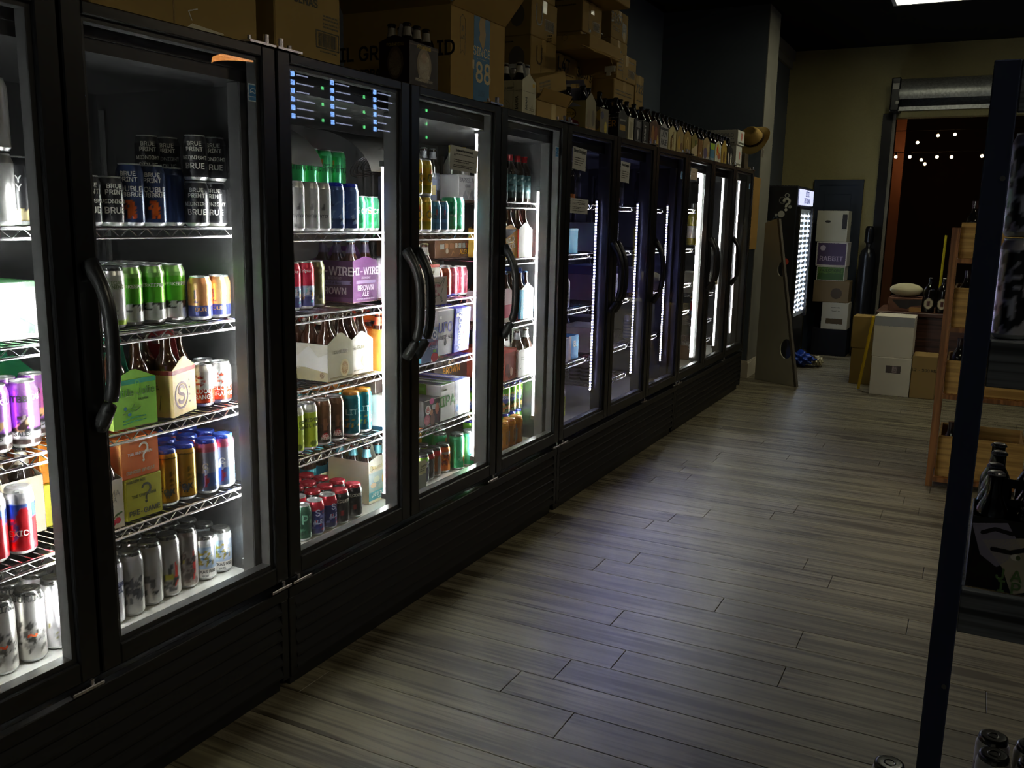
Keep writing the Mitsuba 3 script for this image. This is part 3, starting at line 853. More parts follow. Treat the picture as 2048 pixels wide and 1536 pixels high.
can_kind('skull', H19, R0, scatter_art(banded((0, '#9d9b98')), ['#26262a', '#3a3a3d', '#1a1a1c'], .22, .66, 40, 12, -1.0, 1.0, .26), cap='#161616', nt=48, nz=32)
can_kind('cow', H19, R0, scatter_art(banded((0, '#a9a7a4')), ['#2a2a2c', '#444446'], .2, .5, 16, 15, -1.0, .5, .34), cap='#161616', nt=44, nz=30)
can_kind('yellowred', H19, R0, scatter_art(blobs(banded((0, '#a3a09c')), '#c83a2e', [(.62, .40, .12, .26), (.0, .34, .45, .06, '#b8ae3a')]), ['#2a2a2c', '#1f1f20'], .08, .55, 15, 21, -1.0, .7, .3), cap='#161616', nt=44, nz=30)
can_kind('darkred', H19, R0, scatter_art(blobs(banded((0, '#8e8783')), '#b8302c', [(.6, .42, .15, .3), (-.4, .52, .2, .05, '#b0a236')]), ['#2c2322', '#4b3a36'], .08, .62, 24, 27, -1.0, .8, .3), cap='#161616', nt=44, nz=30)
can_kind('texas', H12 + .012, R0, scatter_art(banded((0, '#e6e6e2'), (.27, '#a9c3dd'), (.9, '#dfe8ee')), ['#b5a64a', '#857a3a', '#3f6f9f', '#c9d9e8'], .34, .82, 26, 31, -.8, .8, .3), cap='#232323', prints=[('TEXAS RIO', .0085, .18, 0, '#333333'), ('BEER', .006, .09, 0, '#555555')], nt=44, nz=30)
place('whiteblue', -.19, -.545, LA[0], 1.2, 'white and blue can at the left end of the top shelf in the second bay')
cans('midnight', LA[0], [-.475, -.41], 'black short can left of the orange drop cans', 'two shaded black cans on the top shelf', x=-.19, turn=-.5)
cans('navy', LA[0], [-.345, -.276], 'navy tall can with orange drops, second bay', 'navy cans with orange drops', x=-.19, turn=-.72, jit=.08)
place('navy', -.255, -.24, LA[0], .9, 'navy tall can turned to its plain side behind the orange drop cans')
cans('navy', LA[0], [-.17], 'navy tall can turned so that only its dark side shows, beside the silver black stack', None, x=-.235, turn=1.7)
GM = 'black and silver cans stacked two high'
cans('midnight', LA[0], [-.127, -.058], 'black can in the lower tier of the black stack', 'lower tier of the black can stack', x=-.185, turn=-.75, jit=.1)
cans('midnight', LA[0] + H12 + .0015, [-.127, -.058], 'black can in the upper tier of the black stack', 'upper tier of the black can stack', x=-.185, turn=-.75, jit=.1)
cans('midnight', LA[0], [-.16, -.09], 'black can low in the rear black stack', 'rear stack of black cans, lower tier', x=-.33)
cans('midnight', LA[0] + H12 + .0015, [-.16, -.09], 'black can on top of the rear black stack', 'rear stack of black cans, upper tier', x=-.33, turn=-.75, jit=.1)
cans('green16', LA[1], [-.325, -.252, -.18], 'green tall can with black ridge print, frontmost', 'green ridge cans, front row', x=-.235, turn=-.75)
cans('green16', LA[1], [-.385, -.312, -.24, -.17], 'green ridge can behind the frontmost ones', 'green ridge cans, rows behind', x=-.305, deep=3, dx=.07)
place('tropical', -.215, -.40, LA[1], -.75, 'white can with lime foot and black cap beside the green cans')
place('tropical', -.33, -.455, LA[1], -.3, 'white can with black cap behind the other one, next to the cooler handle')
place('whiteblue', -.19, -.475, LA[1], -.6, 'white can with blue art half hidden by the handle, second shelf')
cans('peachnavy', LA[1], [-.122, -.054], 'orange over navy short can', 'orange over navy cans', x=-.19, turn=-.75)
S_G, S_T = '#86c540', '#2f9a78'
bottle_kind('amber', glass='#1d0e06', cap='#3a3632')
bottle_kind('amberbrass', glass='#1d0e06', cap='#b9a468')
carrier('lime green bottle carrier with teal top edge and hand lettering, third shelf', -.14, -.478, LA[2], w=.138, d=.20, hf=.125, hs=.15, H=.225, face=S_G, handle=S_T, bottles='amber', blabel='dark brown bottle in the lime green carrier', bgroup='bottles in the lime green carrier', trim=S_T,
        art=(txt('Little Jolie', .019, .071, .083, '#3f6d33', False), txt('SAISON', .006, .095, .068, '#4d7a3a'), disc(.078, .114, .007, S_G, ring=.002), stroke([(.03, .038), (.045, .044), (.07, .042), (.085, .05)], .002, '#3f6d33'), stroke([(.03, .02), (.06, .026), (.1, .026)], .003, '#2f8a58'), stroke([(.03, .011), (.06, .016), (.1, .016)], .003, '#2f8a58'), disc(.038, .052, .005, '#2c6a7a'), disc(.05, .035, .006, '#2c6a7a', .004), stroke([(.066, .06), (.058, .05), (.066, .047), (.07, .053)], .002, '#3f6d33')))
carrier('kraft brown bottle carrier with dark red rim and a ringed letter, third shelf', -.135, -.288, LA[2], w=.129, d=.13, hf=.128, hs=.16, H=.232, face='#c09a60', handle='#8e2a2c', rz=.35, nb=(2, 2), bottles='amber', blabel='brown bottle in the kraft carrier with the ringed letter', bgroup='bottles in the kraft carrier', trim='#6a1c20',
        art=(disc(.046, .055, .038, '#4a1a1c', ring=.006), txt('S', .05, .046, .033, '#4a1a1c'), disc(.092, .03, .003, '#4a1a1c'), disc(.092, .05, .003, '#4a1a1c'), disc(.092, .07, .003, '#4a1a1c'), disc(.092, .09, .003, '#4a1a1c')),
        sart=(lines(.02, .09, [.092, .084, .076], .004, '#6a4a28', 3), stroke([(.03, .02), (.03, .05), (.055, .062), (.08, .05), (.08, .02), (.03, .02)], .0014, '#4a3020'), stroke([(.09, .02), (.095, .06)], .0015, '#4a3020'), txt('BEER MENU', .006, .055, .104, '#6a4a28')))
cans('blood', LA[2], [-.12, -.054], 'white over blood orange short can', 'white and blood orange cans', x=-.20, turn=-.75, deep=2)
place('peachnavy', -.18, -.525, LA[2], -.6, 'orange and white can half hidden below the handle, third shelf')
KQ = '#ea7a3c'
carton('yellow green box with a black question mark, lowest of two on the fourth shelf', -.14, -.455, LA[3], .135, .118, .112, '#b8b42e', art=(question(.066, .040, .052, '#2b2b18'), txt('THE UNKNOWN', .0075, .058, .058, '#55541c'), txt('GOLDEN ALE', .0072, .034, .100, '#4a4a1a'), txt('PRE-GAME', .0135, .058, .012, '#23231a')))
carton('orange box with a white question mark, on top of the yellow green box', -.14, -.463, LA[3] + .1125, .135, .122, .108, KQ, art=(question(.072, .040, .050, '#f3e6da'), txt('THE UNKNOWN', .0075, .060, .060, '#f3e6da'), txt('GINGER WHEAT', .0085, .060, .012, '#d8c2a8'), txt('SUMMER SPICE', .0055, .05, .096, '#f0c8a4')))
carton('bright orange box pushed in left of the question mark boxes', -.285, -.585, LA[3] + .113, .13, .09, .105, '#ef6a1c', name='beer_carton', art=(question(.05, .05, .04, '#f3c8a0'),))
carton('second yellow green box behind the beige card carrier', -.28, -.585, LA[3], .13, .14, .112, '#b8b42e')
carrier('beige bottle carrier with printed cherries at the left of the fourth shelf', -.125, -.542, LA[3], w=.068, d=.13, hf=.128, hs=.15, H=.19, face='#d5cdb8', nb=(1, 2), bottles='amber', blabel='brown bottle in the beige cherry carrier', bgroup='bottles in the beige cherry carrier',
        art=(txt('EMA', .016, .036, .085, '#8d8574', False), txt('VRA', .013, .030, .070, '#8d8574', False), disc(.034, .018, .008, '#b02838'), disc(.048, .021, .008, '#b8303c'), stroke([(.034, .026), (.042, .036), (.048, .028)], .0014, '#4d6a34'), disc(.010, .028, .012, '#e0b832', .018), stroke([(.045, .036), (.06, .04)], .005, '#4d6a34'), disc(.012, .113, .010, '#9a9282', ring=.003)))
cans('gold', LA[3], [-.29, -.222], 'gold tall can with blue cap', 'gold cans with blue caps', x=-.175, turn=-.6, deep=2, dx=.075)
cans('bluesilver', LA[3], [-.15, -.08], 'blue and silver can with blue cap', 'blue and silver cans with blue caps', x=-.17, turn=-.7, deep=3, dx=.074)
cans('gold', LA[3], [-.29, -.222], 'gold tall can with blue cap', 'gold cans with blue caps', x=-.325, deep=2, dx=.075, row0=2)
for kk, yy, xx, ll in (('southern', -.475, -.195, 'white tall can with dark blue letters, leftmost on the second bay floor'), ('skull', -.405, -.20, 'silver tall can with a mass of black line art, floor of the second bay'), ('cow', -.332, -.21, 'silver tall can with a black animal print, floor of the second bay'),
                       ('yellowred', -.266, -.212, 'silver tall can with yellow and red print, floor of the second bay'), ('darkred', -.198, -.215, 'dark silver tall can with red stroke, floor of the second bay')):
    place(kk, xx, yy, ZF, -.75 + rng.uniform(-.1, .1), ll)
cans('texas', ZF, [-.128, -.058], 'sky blue can with a gold figure, foremost pair', 'white and sky blue cans', x=-.215, turn=-.72, jit=.08)
cans('skull', ZF, [-.475, -.405, -.332, -.266, -.198], 'silver can with black cap, floor of second bay', 'black capped cans behind the front row', x=-.275, deep=3, dx=.076, row0=1)
cans('texas', ZF, [-.128, -.058], 'sky blue can with black cap', 'sky blue cans behind the front pair', x=-.288, deep=2, dx=.072, row0=1)

# --- second cooler, left bay
can_kind('porter', H16, R0, blobs(banded((0, '#e2e2e2'), (.1, '#f0f0ee')), '#8d8d8f', [(.2, .5, .2, .06), (.35, .58, .1, .05)]), prints=[('PORTER', .009, .28, .1, '#77777a')])
can_kind('bluerow', H16, R0, scatter_art(banded((0, '#38466e'), (.25, '#5c78b4')), ['#8aa2cc', '#2e3c66', '#c0cce2'], .15, .7, 18, 44), cap='#2438c0')
can_kind('science', H16, R0, blobs(banded((0, '#2f9a56'), (.2, '#38ac60')), '#e0582c', [(-.35, .80, .17, .10)]), prints=[('Scrimp', .021, .52, 0, '#164a2a'), ('POCKET', .007, .64, 0, '#164a2a')])
can_kind('green12', H12, R0, blobs(banded((0, '#2fa052'), (.1, '#38b464')), '#1c7a40', [(0, .35, .4, .15), (-.3, .62, .2, .06, '#e0582c')]), prints=[('Scr', .022, .5, .2, '#e6efe6')])
can_kind('redtop', H16, R0, scatter_art(banded((0, '#4a4a78'), (.25, '#8f9fc0'), (.55, '#d9324a'), (.97, '#b8283c')), ['#57b0b8', '#c8923a', '#2c2c50', '#e8e2e8'], .1, .5, 22, 51), prints=[('Triple A', .010, .78, .1, '#f3e6e6')])
can_kind('olive', H16, R0, scatter_art(banded((0, '#7e7c58')), ['#a8a27a', '#55553a', '#b9b18a', '#6a6a44', '#3f4030'], .05, .95, 60, 53, -3, 3, .3))
can_kind('lime', H16, R0, blobs(banded((0, '#a8bf2e'), (.96, '#d8dcc8')), '#5b6a22', [(.15, .1, .4, .08)]), prints=[('BIG CITY', .011, .62, .3, '#39421c'), ('LIL THICK', .010, .5, .3, '#39421c')])
can_kind('brown', H16, R0, blobs(banded((0, '#1c1310'), (.18, '#2e1d15'), (.5, '#4b3020')), '#b01e28', [(.1, .17, .3, .085), (.1, .5, .26, .16, '#6a4630')]), prints=[('RED', .009, .185, .1, w_), ('BEER', .009, .13, .1, w_)])
can_kind('teal', H16, R0, scatter_art(banded((0, '#14505a'), (.2, '#1b6a74')), ['#2f8f98', '#c89a3a', '#0f3f48'], .1, .9, 20, 57), cap='#e0862a', prints=[('LIT', .02, .5, .1, '#bfe0e0')])
can_kind('nedder', H12, R0, blobs(banded((0, '#131113')), '#8a2a2a', [(.1, .36, .2, .1)]), cap='#b8202c', prints=[('NEDDER', .011, .66, .1, '#cfc9c2')])
can_kind('usblue', H12, R0, scatter_art(banded((0, '#2c2d48'), (.2, '#2a2c66'), (.86, '#c8283a')), ['#b0b4d0', '#c8283a', '#7d82b8'], .1, .75, 16, 61), prints=[('S', .022, .58, .2, '#c8ccdf'), ('ALE', .014, .35, .2, '#c8ccdf')], top=S('#d8d8d8'))
can_kind('forest', H12, R0, scatter_art(banded((0, '#1f3a2c')), ['#47705a', '#14261d'], .1, .9, 14, 63), prints=[('P', .03, .5, .1, '#5c8a70')], top=S('#d8d8d8'))
cans('porter', L3[0], [.275, .345, .412], 'white tall can with faint grey print', 'white tall cans', x=-.185, turn=-.7)
place('porter', -.185, .205, L3[0], -.7, 'white tall can cut by the second cooler door frame, top shelf')
cans('bluerow', L3[0], [.485, .556], 'slate blue tall can with blue cap', 'slate blue cans with blue caps', x=-.185, turn=-.8)
cans('green12', L3[0], [.655, .72], 'bright green short can right of the blue capped ones', 'bright green short cans', x=-.215, turn=-.6)
cans('forest', L3[0], [.50, .572, .644, .716], 'dark short can under the raised green cans', 'hidden base tier of the green stack', x=-.36)
cans('science', L3[0] + H12 + .002, [.50, .572, .644, .716], 'green can with orange square in the raised row', 'green cans of the raised back row', x=-.36, turn=-.8, jit=.15)
cans('redtop', L3[1], [.325, .392], 'red topped tall can with blue foot', 'red topped cans', x=-.245, turn=-.6)
cans('olive', L3[1], [.32, .388, .456], 'olive patterned tall can behind the red topped ones', 'olive cans, lower tier', x=-.39)
cans('olive', L3[1], [.475], 'olive patterned tall can standing beside the purple carrier', None, x=-.27)


PUR = '#4a2a4e'
bottle_kind('bluecap', glass='#1a0c06', cap='#7fa8c8', neck_=S('#2a2438'))
carrier('purple bottle carrier with white letters on the second shelf of the second cooler', -.225, .63, L3[1], w=.15, d=.19, hf=.150, hs=.165, H=.2, face=PUR, bottles='bluecap', blabel='brown bottle with pale blue cap in the purple carrier', bgroup='bottles in the purple carrier',
        art=(txt('HI-WIRE', .026, .078, .100, '#d6cfd8'), txt('BREWING', .008, .078, .085, '#a99fb0'), rect(.02, .135, .068, .080, '#6a5a86'), txt('BROWN', .019, .075, .043, '#d6cfd8'), txt('ALE', .016, .075, .022, '#d6cfd8'), lines(.02, .13, [.01], .005, '#9a8aa0', 4)),
        sart=(txt('HI-WIRE', .030, .10, .098, '#e8e2ea'), txt('BREWING', .009, .11, .083, '#a99fb0'), poly([(.02, .060), (.185, .066), (.175, .072), (.185, .080), (.02, .076)], '#8d84b8'), txt('Bed of Nails', .009, .105, .066, '#2c1c34'), txt('BROWN', .024, .10, .030, '#e8e2ea'), rect(.0, .19, .004, .018, '#6a4a72')))
place('whiteblue', -.22, .815, L3[1], .4, 'white and blue can at the right end of the second shelf, second cooler left bay')
CRM = '#d8cfae'
bottle_kind('amber2', glass='#20100a', cap='#4a4038')
carrier('cream bottle carrier with a printed mountain ridge on the third shelf, second cooler', -.136, .37, L3[2], w=.138, d=.20, hf=.125, hs=.16, H=.2, face='#cbc3a0', side=CRM, bottles='amber2', blabel='brown bottle in the cream mountain carrier', bgroup='bottles in the cream mountain carrier', handle='#e6e0cc',
        art=(txt('Lil GUMMI', .012, .069, .09, '#f0ead6', False), disc(.09, .038, .024, '#e8d8a8', .03), disc(.09, .038, .018, '#b8843a', .022), disc(.092, .036, .010, '#d8b878', .013), rect(.01, .13, .006, .012, '#a89a70')),
        sart=(poly([(.0, .055), (.04, .10), (.07, .08), (.12, .118), (.16, .08), (.2, .095), (.2, .03), (.1, .045), (.0, .02)], '#efe9d4'), poly([(0, .02), (.08, .045), (.2, .03), (.2, .0), (0, 0)], '#b7a979'), lines(.02, .10, [.030, .024], .003, '#8a7c52', 9), disc(.175, .02, .010, '#6a4a2a')))
carrier('cream bottle carrier with a yellow and black flower print beside the mountain one', -.152, .512, L3[2], w=.134, d=.18, hf=.118, hs=.15, H=.2, face='#ddd5bc', bottles='amber2', blabel='brown bottle in the cream flower carrier', bgroup='bottles in the cream flower carrier',
        art=(txt('So GUMMI', .013, .06, .088, '#8d8464', False), disc(.085, .045, .022, '#d8b83a'), disc(.085, .045, .013, '#1d1a16'), stroke([(.11, .025), (.12, .04)], .004, '#b03a3a'), lines(.02, .11, [.012], .004, '#9a9070', 2)))
bottle_kind('redfoil', h=.215, glass='#200c08', cap='#d8402c', neck_=S('#d8402c'))
carrier('bright orange bottle carrier at the right end of the third shelf, second cooler left bay', -.135, .672, L4[2] + .001, w=.13, d=.17, hf=.16, hs=.17, H=.20, face='#dd6524', bottles='redfoil', blabel='bottle with red neck in the bright orange carrier', bgroup='bottles in the orange carrier', nb=(2, 2),
        art=(txt('HARPOON', .017, .06, .112, '#f3d8c0'), txt('FRIDAY', .012, .06, .078, '#f0d040'), disc(.06, .052, .013, '#f0b040'), lines(.02, .1, [.02, .03], .004, '#f0c8a0', 7), poly([(0, .16), (.06, .14), (.13, .16)], '#b03c18')))
carrier('orange carrier half hidden behind the two cream carriers', -.36, .52, L3[2], w=.13, d=.17, hf=.15, H=.22, face='#c84e24', handle='#c8382a', bottles='redfoil', blabel='bottle with red neck behind the cream carriers', bgroup='bottles behind the cream carriers', nb=(2, 2))
cans('lime', L3[3], [.252, .322], 'lime green tall can with dark letters', 'lime green cans', x=-.185, turn=-.45, jit=.1, deep=2)
cans('brown', L3[3], [.392, .462], 'dark brown tall can with red badge', 'dark brown cans with red badge', x=-.185, turn=-.75, deep=2)
cans('teal', L3[3], [.552, .622], 'teal tall can with orange cap', 'teal cans with orange caps', x=-.18, turn=-.75, deep=3, dx=.074)
cans('teal', L3[3], [.40, .476], 'teal can with orange cap behind brown cans', 'teal cans at the back', x=-.345, deep=2, dx=.074)
carton('white carton with red print right of the teal cans, second cooler', -.14, .70, L3[3], .35, .13, .12, '#f0ece4', art=(txt('FONT', .014, .06, .09, '#7a2a24'), rect(.02, .11, .02, .05, '#b06a54'), rect(0, .13, 0, .008, '#7a3a2c')))
carton('dark carton on top of the white one with red print', -.18, .70, L3[3] + .122, .33, .13, .05, '#3a3230')
cans('nedder', ZF, [.474, .552], 'black short can with red cap, foremost pair', 'red capped cans, front row', x=-.175, turn=-.7, jit=.1)
cans('nedder', ZF, [.27, .340, .412, .484, .556], 'black can with red cap', 'red capped cans, rows behind', x=-.325, deep=4, dx=.073, row0=2)
cans('nedder', ZF, [.412, .484, .556], 'black can with red cap', 'red capped cans, second row', x=-.25, row0=1)
cans('usblue', ZF, [.338, .408], 'navy short can with red collar, foremost', 'navy cans with red collar', x=-.178, turn=-.5)
cans('usblue', ZF, [.268, .338], 'navy short can with red collar, second row', 'navy cans with red collar behind', x=-.25)
place('forest', -.18, .272, ZF, -.6, 'dark green short can at the front left of the second cooler floor')
BP = '#cdc49c'
bottle_kind('bluelabel', glass='#140a06', cap='#1f1f22', neck_=S('#4d9ab0'), label_=S('#3d8aa0'))
carrier('cream and teal bottle carrier right of the red capped cans', -.20, .68, ZF, w=.14, d=.19, hf=.165, hs=.18, H=.235, face=BP, bottles='bluelabel', blabel='dark bottle in the cream and teal carrier', bgroup='bottles in the cream and teal carrier',
        art=(txt('BALLAST POINT', .0105, .078, .132, '#8a7440'), disc(.018, .137, .012, '#8a7440', ring=.003), rect(0, .14, .045, .12, '#7fa08c'), disc(.11, .085, .026, '#d0a048', .03), disc(.05, .09, .02, '#a8b888', .012), disc(.03, .07, .018, '#c8b070', .01), disc(.08, .06, .02, '#8fae98', .01), rect(0, .14, .012, .045, '#4a9a98'), txt('UNFILTERED', .0125, .07, .025, '#d9e6dc'), txt('SCULPIN', .006, .075, .015, '#d9e6dc')))
t = thing('bottle_tray', 'low cream tray of bottles behind the red capped cans, with brown lettering', 'tray')
put('body', join(bx(-.402, -.40, .60, .89, ZF, ZF + .10, BP), bx(-.60, -.598, .60, .89, ZF, ZF + .10, BP), bx(-.598, -.402, .60, .602, ZF, ZF + .10, BP), bx(-.598, -.402, .888, .89, ZF, ZF + .10, BP), bx(-.598, -.402, .602, .888, ZF, ZF + .002, BP)), 'printed_paper', t)
put('print', on_x(join(txt('BALLAST POINT', .026, .155, .055, '#6a5a34'), disc(.022, .065, .016, '#8a7a4c', ring=.004), txt('BREWING', .008, .14, .035, '#8a7a4c')), -.3998, .60, ZF), 'printed_paper', t)
for yi, yy in enumerate((.645, .71, .775, .84)):
    place('bluelabel', -.46, yy, ZF + .0025, rng.uniform(0, 6), f'dark bottle standing in the low cream tray, {ORD[yi]} from left', 'bottles in the cream tray')
# --- second cooler, middle bay
can_kind('yellow', H16 - .02, R0, blobs(banded((0, '#8d7a1c'), (.3, '#d8a824'), (.9, '#c8a840')), '#d8642a', [(.55, .74, .2, .14), (-.4, .5, .25, .04, '#5a4a10')]), prints=[('O', .03, .38, .5, '#4d3f14')])
can_kind('skyblue', H12, R0, blobs(banded((0, '#3f80ae'), (.3, '#5aa0cc')), '#d8452c', [(.35, .75, .16, .12)]), prints=[('Jail', .02, .42, .1, '#1d3f66')])
can_kind('mint', H16 - .015, R0, scatter_art(banded((0, '#3a8a5c'), (.15, '#4ab884')), ['#8a5a34', '#e8efe8', '#2c8a58', '#cfe8da'], .05, .9, 22, 71))
can_kind('copper', H12, R0, scatter_art(banded((0, '#7a3428'), (.4, '#9a4a38')), ['#b86a4a', '#6a3a2a', '#c0a878', '#a83c50'], .1, .95, 24, 73))
can_kind('crimson', H12, R0, scatter_art(banded((0, '#a83a4a'), (.3, '#b84a5a')), ['#8a2c40', '#c86a78', '#d8a0a0'], .1, .95, 18, 75))
can_kind('juice', H12, R0, scatter_art(banded((0, '#3b3b48'), (.93, '#8fc840')), ['#50505e'], .2, .8, 6, 77), cap='#1a1a1b', prints=[('JuF', .03, .6, .2, w_)])
can_kind('greyred', H12, R0, banded((0, '#4a4648'), (.3, '#595557'), (.9, '#c8323a')), cap='#1a1a1b')
can_kind('rust', H12, R0, blobs(banded((0, '#6a5a50'), (.2, '#a8602c'), (.9, '#c8323a')), '#9a9a9c', [(.5, .4, .3, .5)]), cap='#1a1a1b')
can_kind('sunset', H12, R0, scatter_art(banded((0, '#d8702a'), (.3, '#c85a28'), (.8, '#b8a8a0'), (.9, '#e0682c')), ['#3a1d14', '#8a3a2a', '#e8a03c'], .3, .75, 22, 79, -1, 1, .35), cap='#1a1a1b', nt=44)
can_kind('emerald', H16, R0, blobs(banded((0, '#2f9a62'), (.2, '#3cab70')), '#a8683c', [(1.1, .45, .62, .6), (.1, .3, .3, .1, '#8fd0a8')]), cap='#1f2422')
can_kind('amberglow', H16, R0, scatter_art(banded((0, '#c07a24'), (.5, '#cc8a2c'), (.9, '#d8582c')), ['#e0a040', '#a8641c'], .1, .7, 10, 81), cap='#e07a1c')
cans('yellow', L4[0], [.965, 1.033], 'yellow can in the lower tier, middle bay of second cooler', 'yellow cans, lower tier', x=-.185, turn=-.7)
cans('yellow', L4[0] + H16 - .0185, [.965, 1.033], 'yellow can in the upper tier, middle bay of second cooler', 'yellow cans, upper tier', x=-.185, turn=-.7)
cans('skyblue', L4[0], [1.101, 1.168], 'sky blue short can with orange square on the top shelf', 'sky blue cans with orange square', x=-.185, turn=-.8)
cans('mint', L4[0], [1.236, 1.2985], 'mint green and brown tall can beside the sky blue ones', 'mint green cans', x=-.19, turn=-.8)
bottle_kind('stout', glass='#0b0807', cap='#c8ccd0', label_=S('#4a4d5c'), neck_=S('#8d9096'))
GREYB = '#474b5e'
carton('slate grey carton with gold emblem standing behind the yellow cans', -.30, 1.06, L4[0], .12, .26, .215, GREYB, art=(rect(.215, .250, .15, .19, '#a8884a'), rect(.135, .17, .15, .19, '#a8884a'), disc(.225, .09, .02, '#9a9eae', ring=.004), rect(.20, .202, .05, .2, '#9a9eae'), disc(.14, .09, .02, '#9a9eae', ring=.004)))
for yi, yy in enumerate((1.40, 1.475)):
    place('stout', -.42, yy, L5[0], rng.uniform(0, 6), f'pale capped black bottle behind the slate grey carton, {ORD[yi]} from left', 'black bottles behind the slate grey carton')
carton('silver white carton with grey barrel lettering at the back right of the top shelf', -.36, 1.60, L5[0], .10, .27, .118, '#d8d8da', art=(txt('BARREL AGED', .020, .10, .085, '#8d8d94'), txt('KING', .014, .085, .062, '#9a9aa0'), poly([(.03, .01), (.06, .05), (.09, .01), (.12, .055), (.15, .01)], '#a8a8ae'), rect(.09, .12, .01, .05, '#efeff0')))
bottle_kind('goldbell', glass='#d8d4c4', cap='#caa84c', h=.265, r=.036, foil='#c8a040', prints=[('BS', .02, .3, -.7, k_)])
for yi, yy in enumerate((1.80, 1.91)):
    place('goldbell', -.52, yy, L5[0], -.7, f'pale bottle with gold head behind the silver white carton, {ORD[yi]} from left', 'gold headed bottles behind the silver white carton')
carton('dark brown carton printed AUBURN at the back of the second shelf', -.34, 1.37, L5[1], .31, .41, .088, '#4a3428',
       art=(txt('AUBURN', .021, .27, .014, '#c8962c'), disc(.345, .036, .02, '#7fa0b8'), disc(.10, .03, .012, '#8d8d8a'), rect(.04, .075, .038, .06, '#7a8a8c'), rect(.085, .11, .042, .064, '#8a6a50'), rect(.12, .16, .04, .064, '#6a4a3a'), rect(.17, .19, .042, .064, '#8a9498'), rect(.20, .225, .042, .064, '#7a8a90'), rect(.235, .26, .042, .064, '#84949a'), rect(.27, .30, .042, .064, '#a06048'), rect(.31, .34, .042, .066, '#b07a60'), stroke([(.14, .01), (.15, .03), (.16, .02)], .003, '#8a6a50')))
cans('copper', L4[1], [1.165, 1.232], 'copper brown short can with mixed print, second shelf', 'copper brown cans', x=-.215, turn=-.7, deep=2)
cans('crimson', L4[1], [1.300, 1.368], 'crimson short can right of the copper ones', 'crimson cans', x=-.215, turn=-.7, deep=2)
bottle_kind('whiteneck', glass='#2a120a', cap='#cfc7a8', neck_=S('#efece2'))
carrier('white bottle carrier with red scalloped rim behind the paper sign', -.165, 1.0, L4[1], w=.125, d=.16, hf=.14, hs=.165, H=.215, face='#e2ddc6', nb=(2, 2), bottles='whiteneck', blabel='bottle with white neck band in the white red rimmed carrier', bgroup='bottles in the white red rimmed carrier', trim='#c8402c', art=(txt('WHITE', .014, .05, .10, '#8a8468'), lines(.02, .1, [.08, .07], .004, '#b0a888', 3)))
t = thing('paper_sign', 'white card with a pen map outline and red handwriting taped behind the middle door', 'sign')
sg = join(bx(-.0815, -.081, .855, 1.042, 1.118, 1.226, '#cfccc2'))
put('card', sg, 'printed_paper', t)
USA = [(.02, .085), (.045, .088), (.09, .086), (.125, .085), (.14, .078), (.15, .088), (.165, .1), (.168, .094), (.155, .075), (.16, .068), (.15, .055), (.142, .04), (.15, .02), (.152, .012), (.146, .010), (.138, .032), (.12, .035), (.105, .032), (.095, .022), (.088, .010), (.08, .016), (.07, .028), (.05, .034), (.03, .042), (.018, .06), (.02, .085)]
put('print', on_x(join(stroke(USA, .0016, '#3a5a4a'), txt('State of the', .013, .090, .068, '#b02858', False), txt('States', .013, .085, .048, '#b02858', False), stroke([(.05, .038), (.13, .038)], .0018, '#b02858'), stroke([(.122, .044), (.13, .038), (.122, .032)], .0018, '#b02858')), -.0808, .855, 1.118), 'printed_paper', t)
carton('slate blue carton with a red dessert picture on the third shelf', -.13, .935, L4[2], .13, .125, .135, '#5c6f92', side='#48a0d0', art=(disc(.095, .105, .02, '#d8dce2', ring=.006), disc(.095, .105, .006, '#d8dce2'), txt('peeK!', .018, .085, .066, '#7a2c44'), rect(.085, .105, .036, .046, '#6ab04a'), disc(.095, .016, .026, '#a02c34', .018), rect(.07, .12, 0, .010, '#e0d8c8'), lines(.06, .12, [.056, .05], .003, '#a8b4cc', 4)))
carton('silver carton printed UFO leaning on the third shelf', -.145, 1.064, L4[2] + .012, .12, .128, .185, '#c4c4c2', tilt=.06, art=(txt('UFO', .040, .064, .095, '#3a3c90'), txt('WHITE ALE', .016, .066, .066, '#3a3a48'), disc(.064, .125, .009, '#26262a', .014), disc(.068, .052, .009, '#26262a', .015), rect(.012, .03, .150, .162, '#f2f2f0')))
carton('royal blue carton with upright white lettering leaning beside the silver one', -.14, 1.196, L4[2] + .012, .12, .127, .185, '#2c34b0', tilt=.05, art=(txt('HARPOON', .024, .055, .088, '#d8dcf2', rot=1.57), txt('IPA', .022, .095, .085, '#c8442c', rot=1.57), rect(.01, .03, .150, .164, '#e8e8ee'), disc(.09, .13, .008, '#1d1d40'), disc(.08, .07, .010, '#1d1d40')))
cans('bluerow', L4[2], [1.22, 1.29], 'grey blue can behind the royal blue carton', 'grey blue cans behind the cartons', x=-.33)
bottle_kind('redneckw', glass='#1d0c08', cap='#c8302c', foil='#c8302c')
for yi, yy in enumerate((.985, 1.05)):
    place('redneckw', -.33, yy, L4[2], 0, f'dark bottle with bright red neck foil behind the slate blue carton, {ORD[yi]} from left', 'red foil bottles on the third shelf')
carton('box with a dark picture of cut figs on the fourth shelf', -.135, .962, L4[3], .27, .122, .106, '#4b4a4c', art=(disc(.030, .066, .019, '#d8d4d0'), disc(.030, .066, .013, '#a83a3c', .014), disc(.058, .098, .017, '#c0548c', .012), disc(.024, .026, .022, '#b06a78'), disc(.055, .052, .012, '#a87a5c'), disc(.098, .062, .014, '#b8745c', .024), disc(.064, .022, .016, '#7a5a54', .025), rect(.06, .118, .062, .082, '#a8a8aa'), disc(.024, .026, .014, '#c88a94'), disc(.108, .03, .012, '#5a3f44', .02), rect(0, .122, .103, .106, '#e8e4dc')))
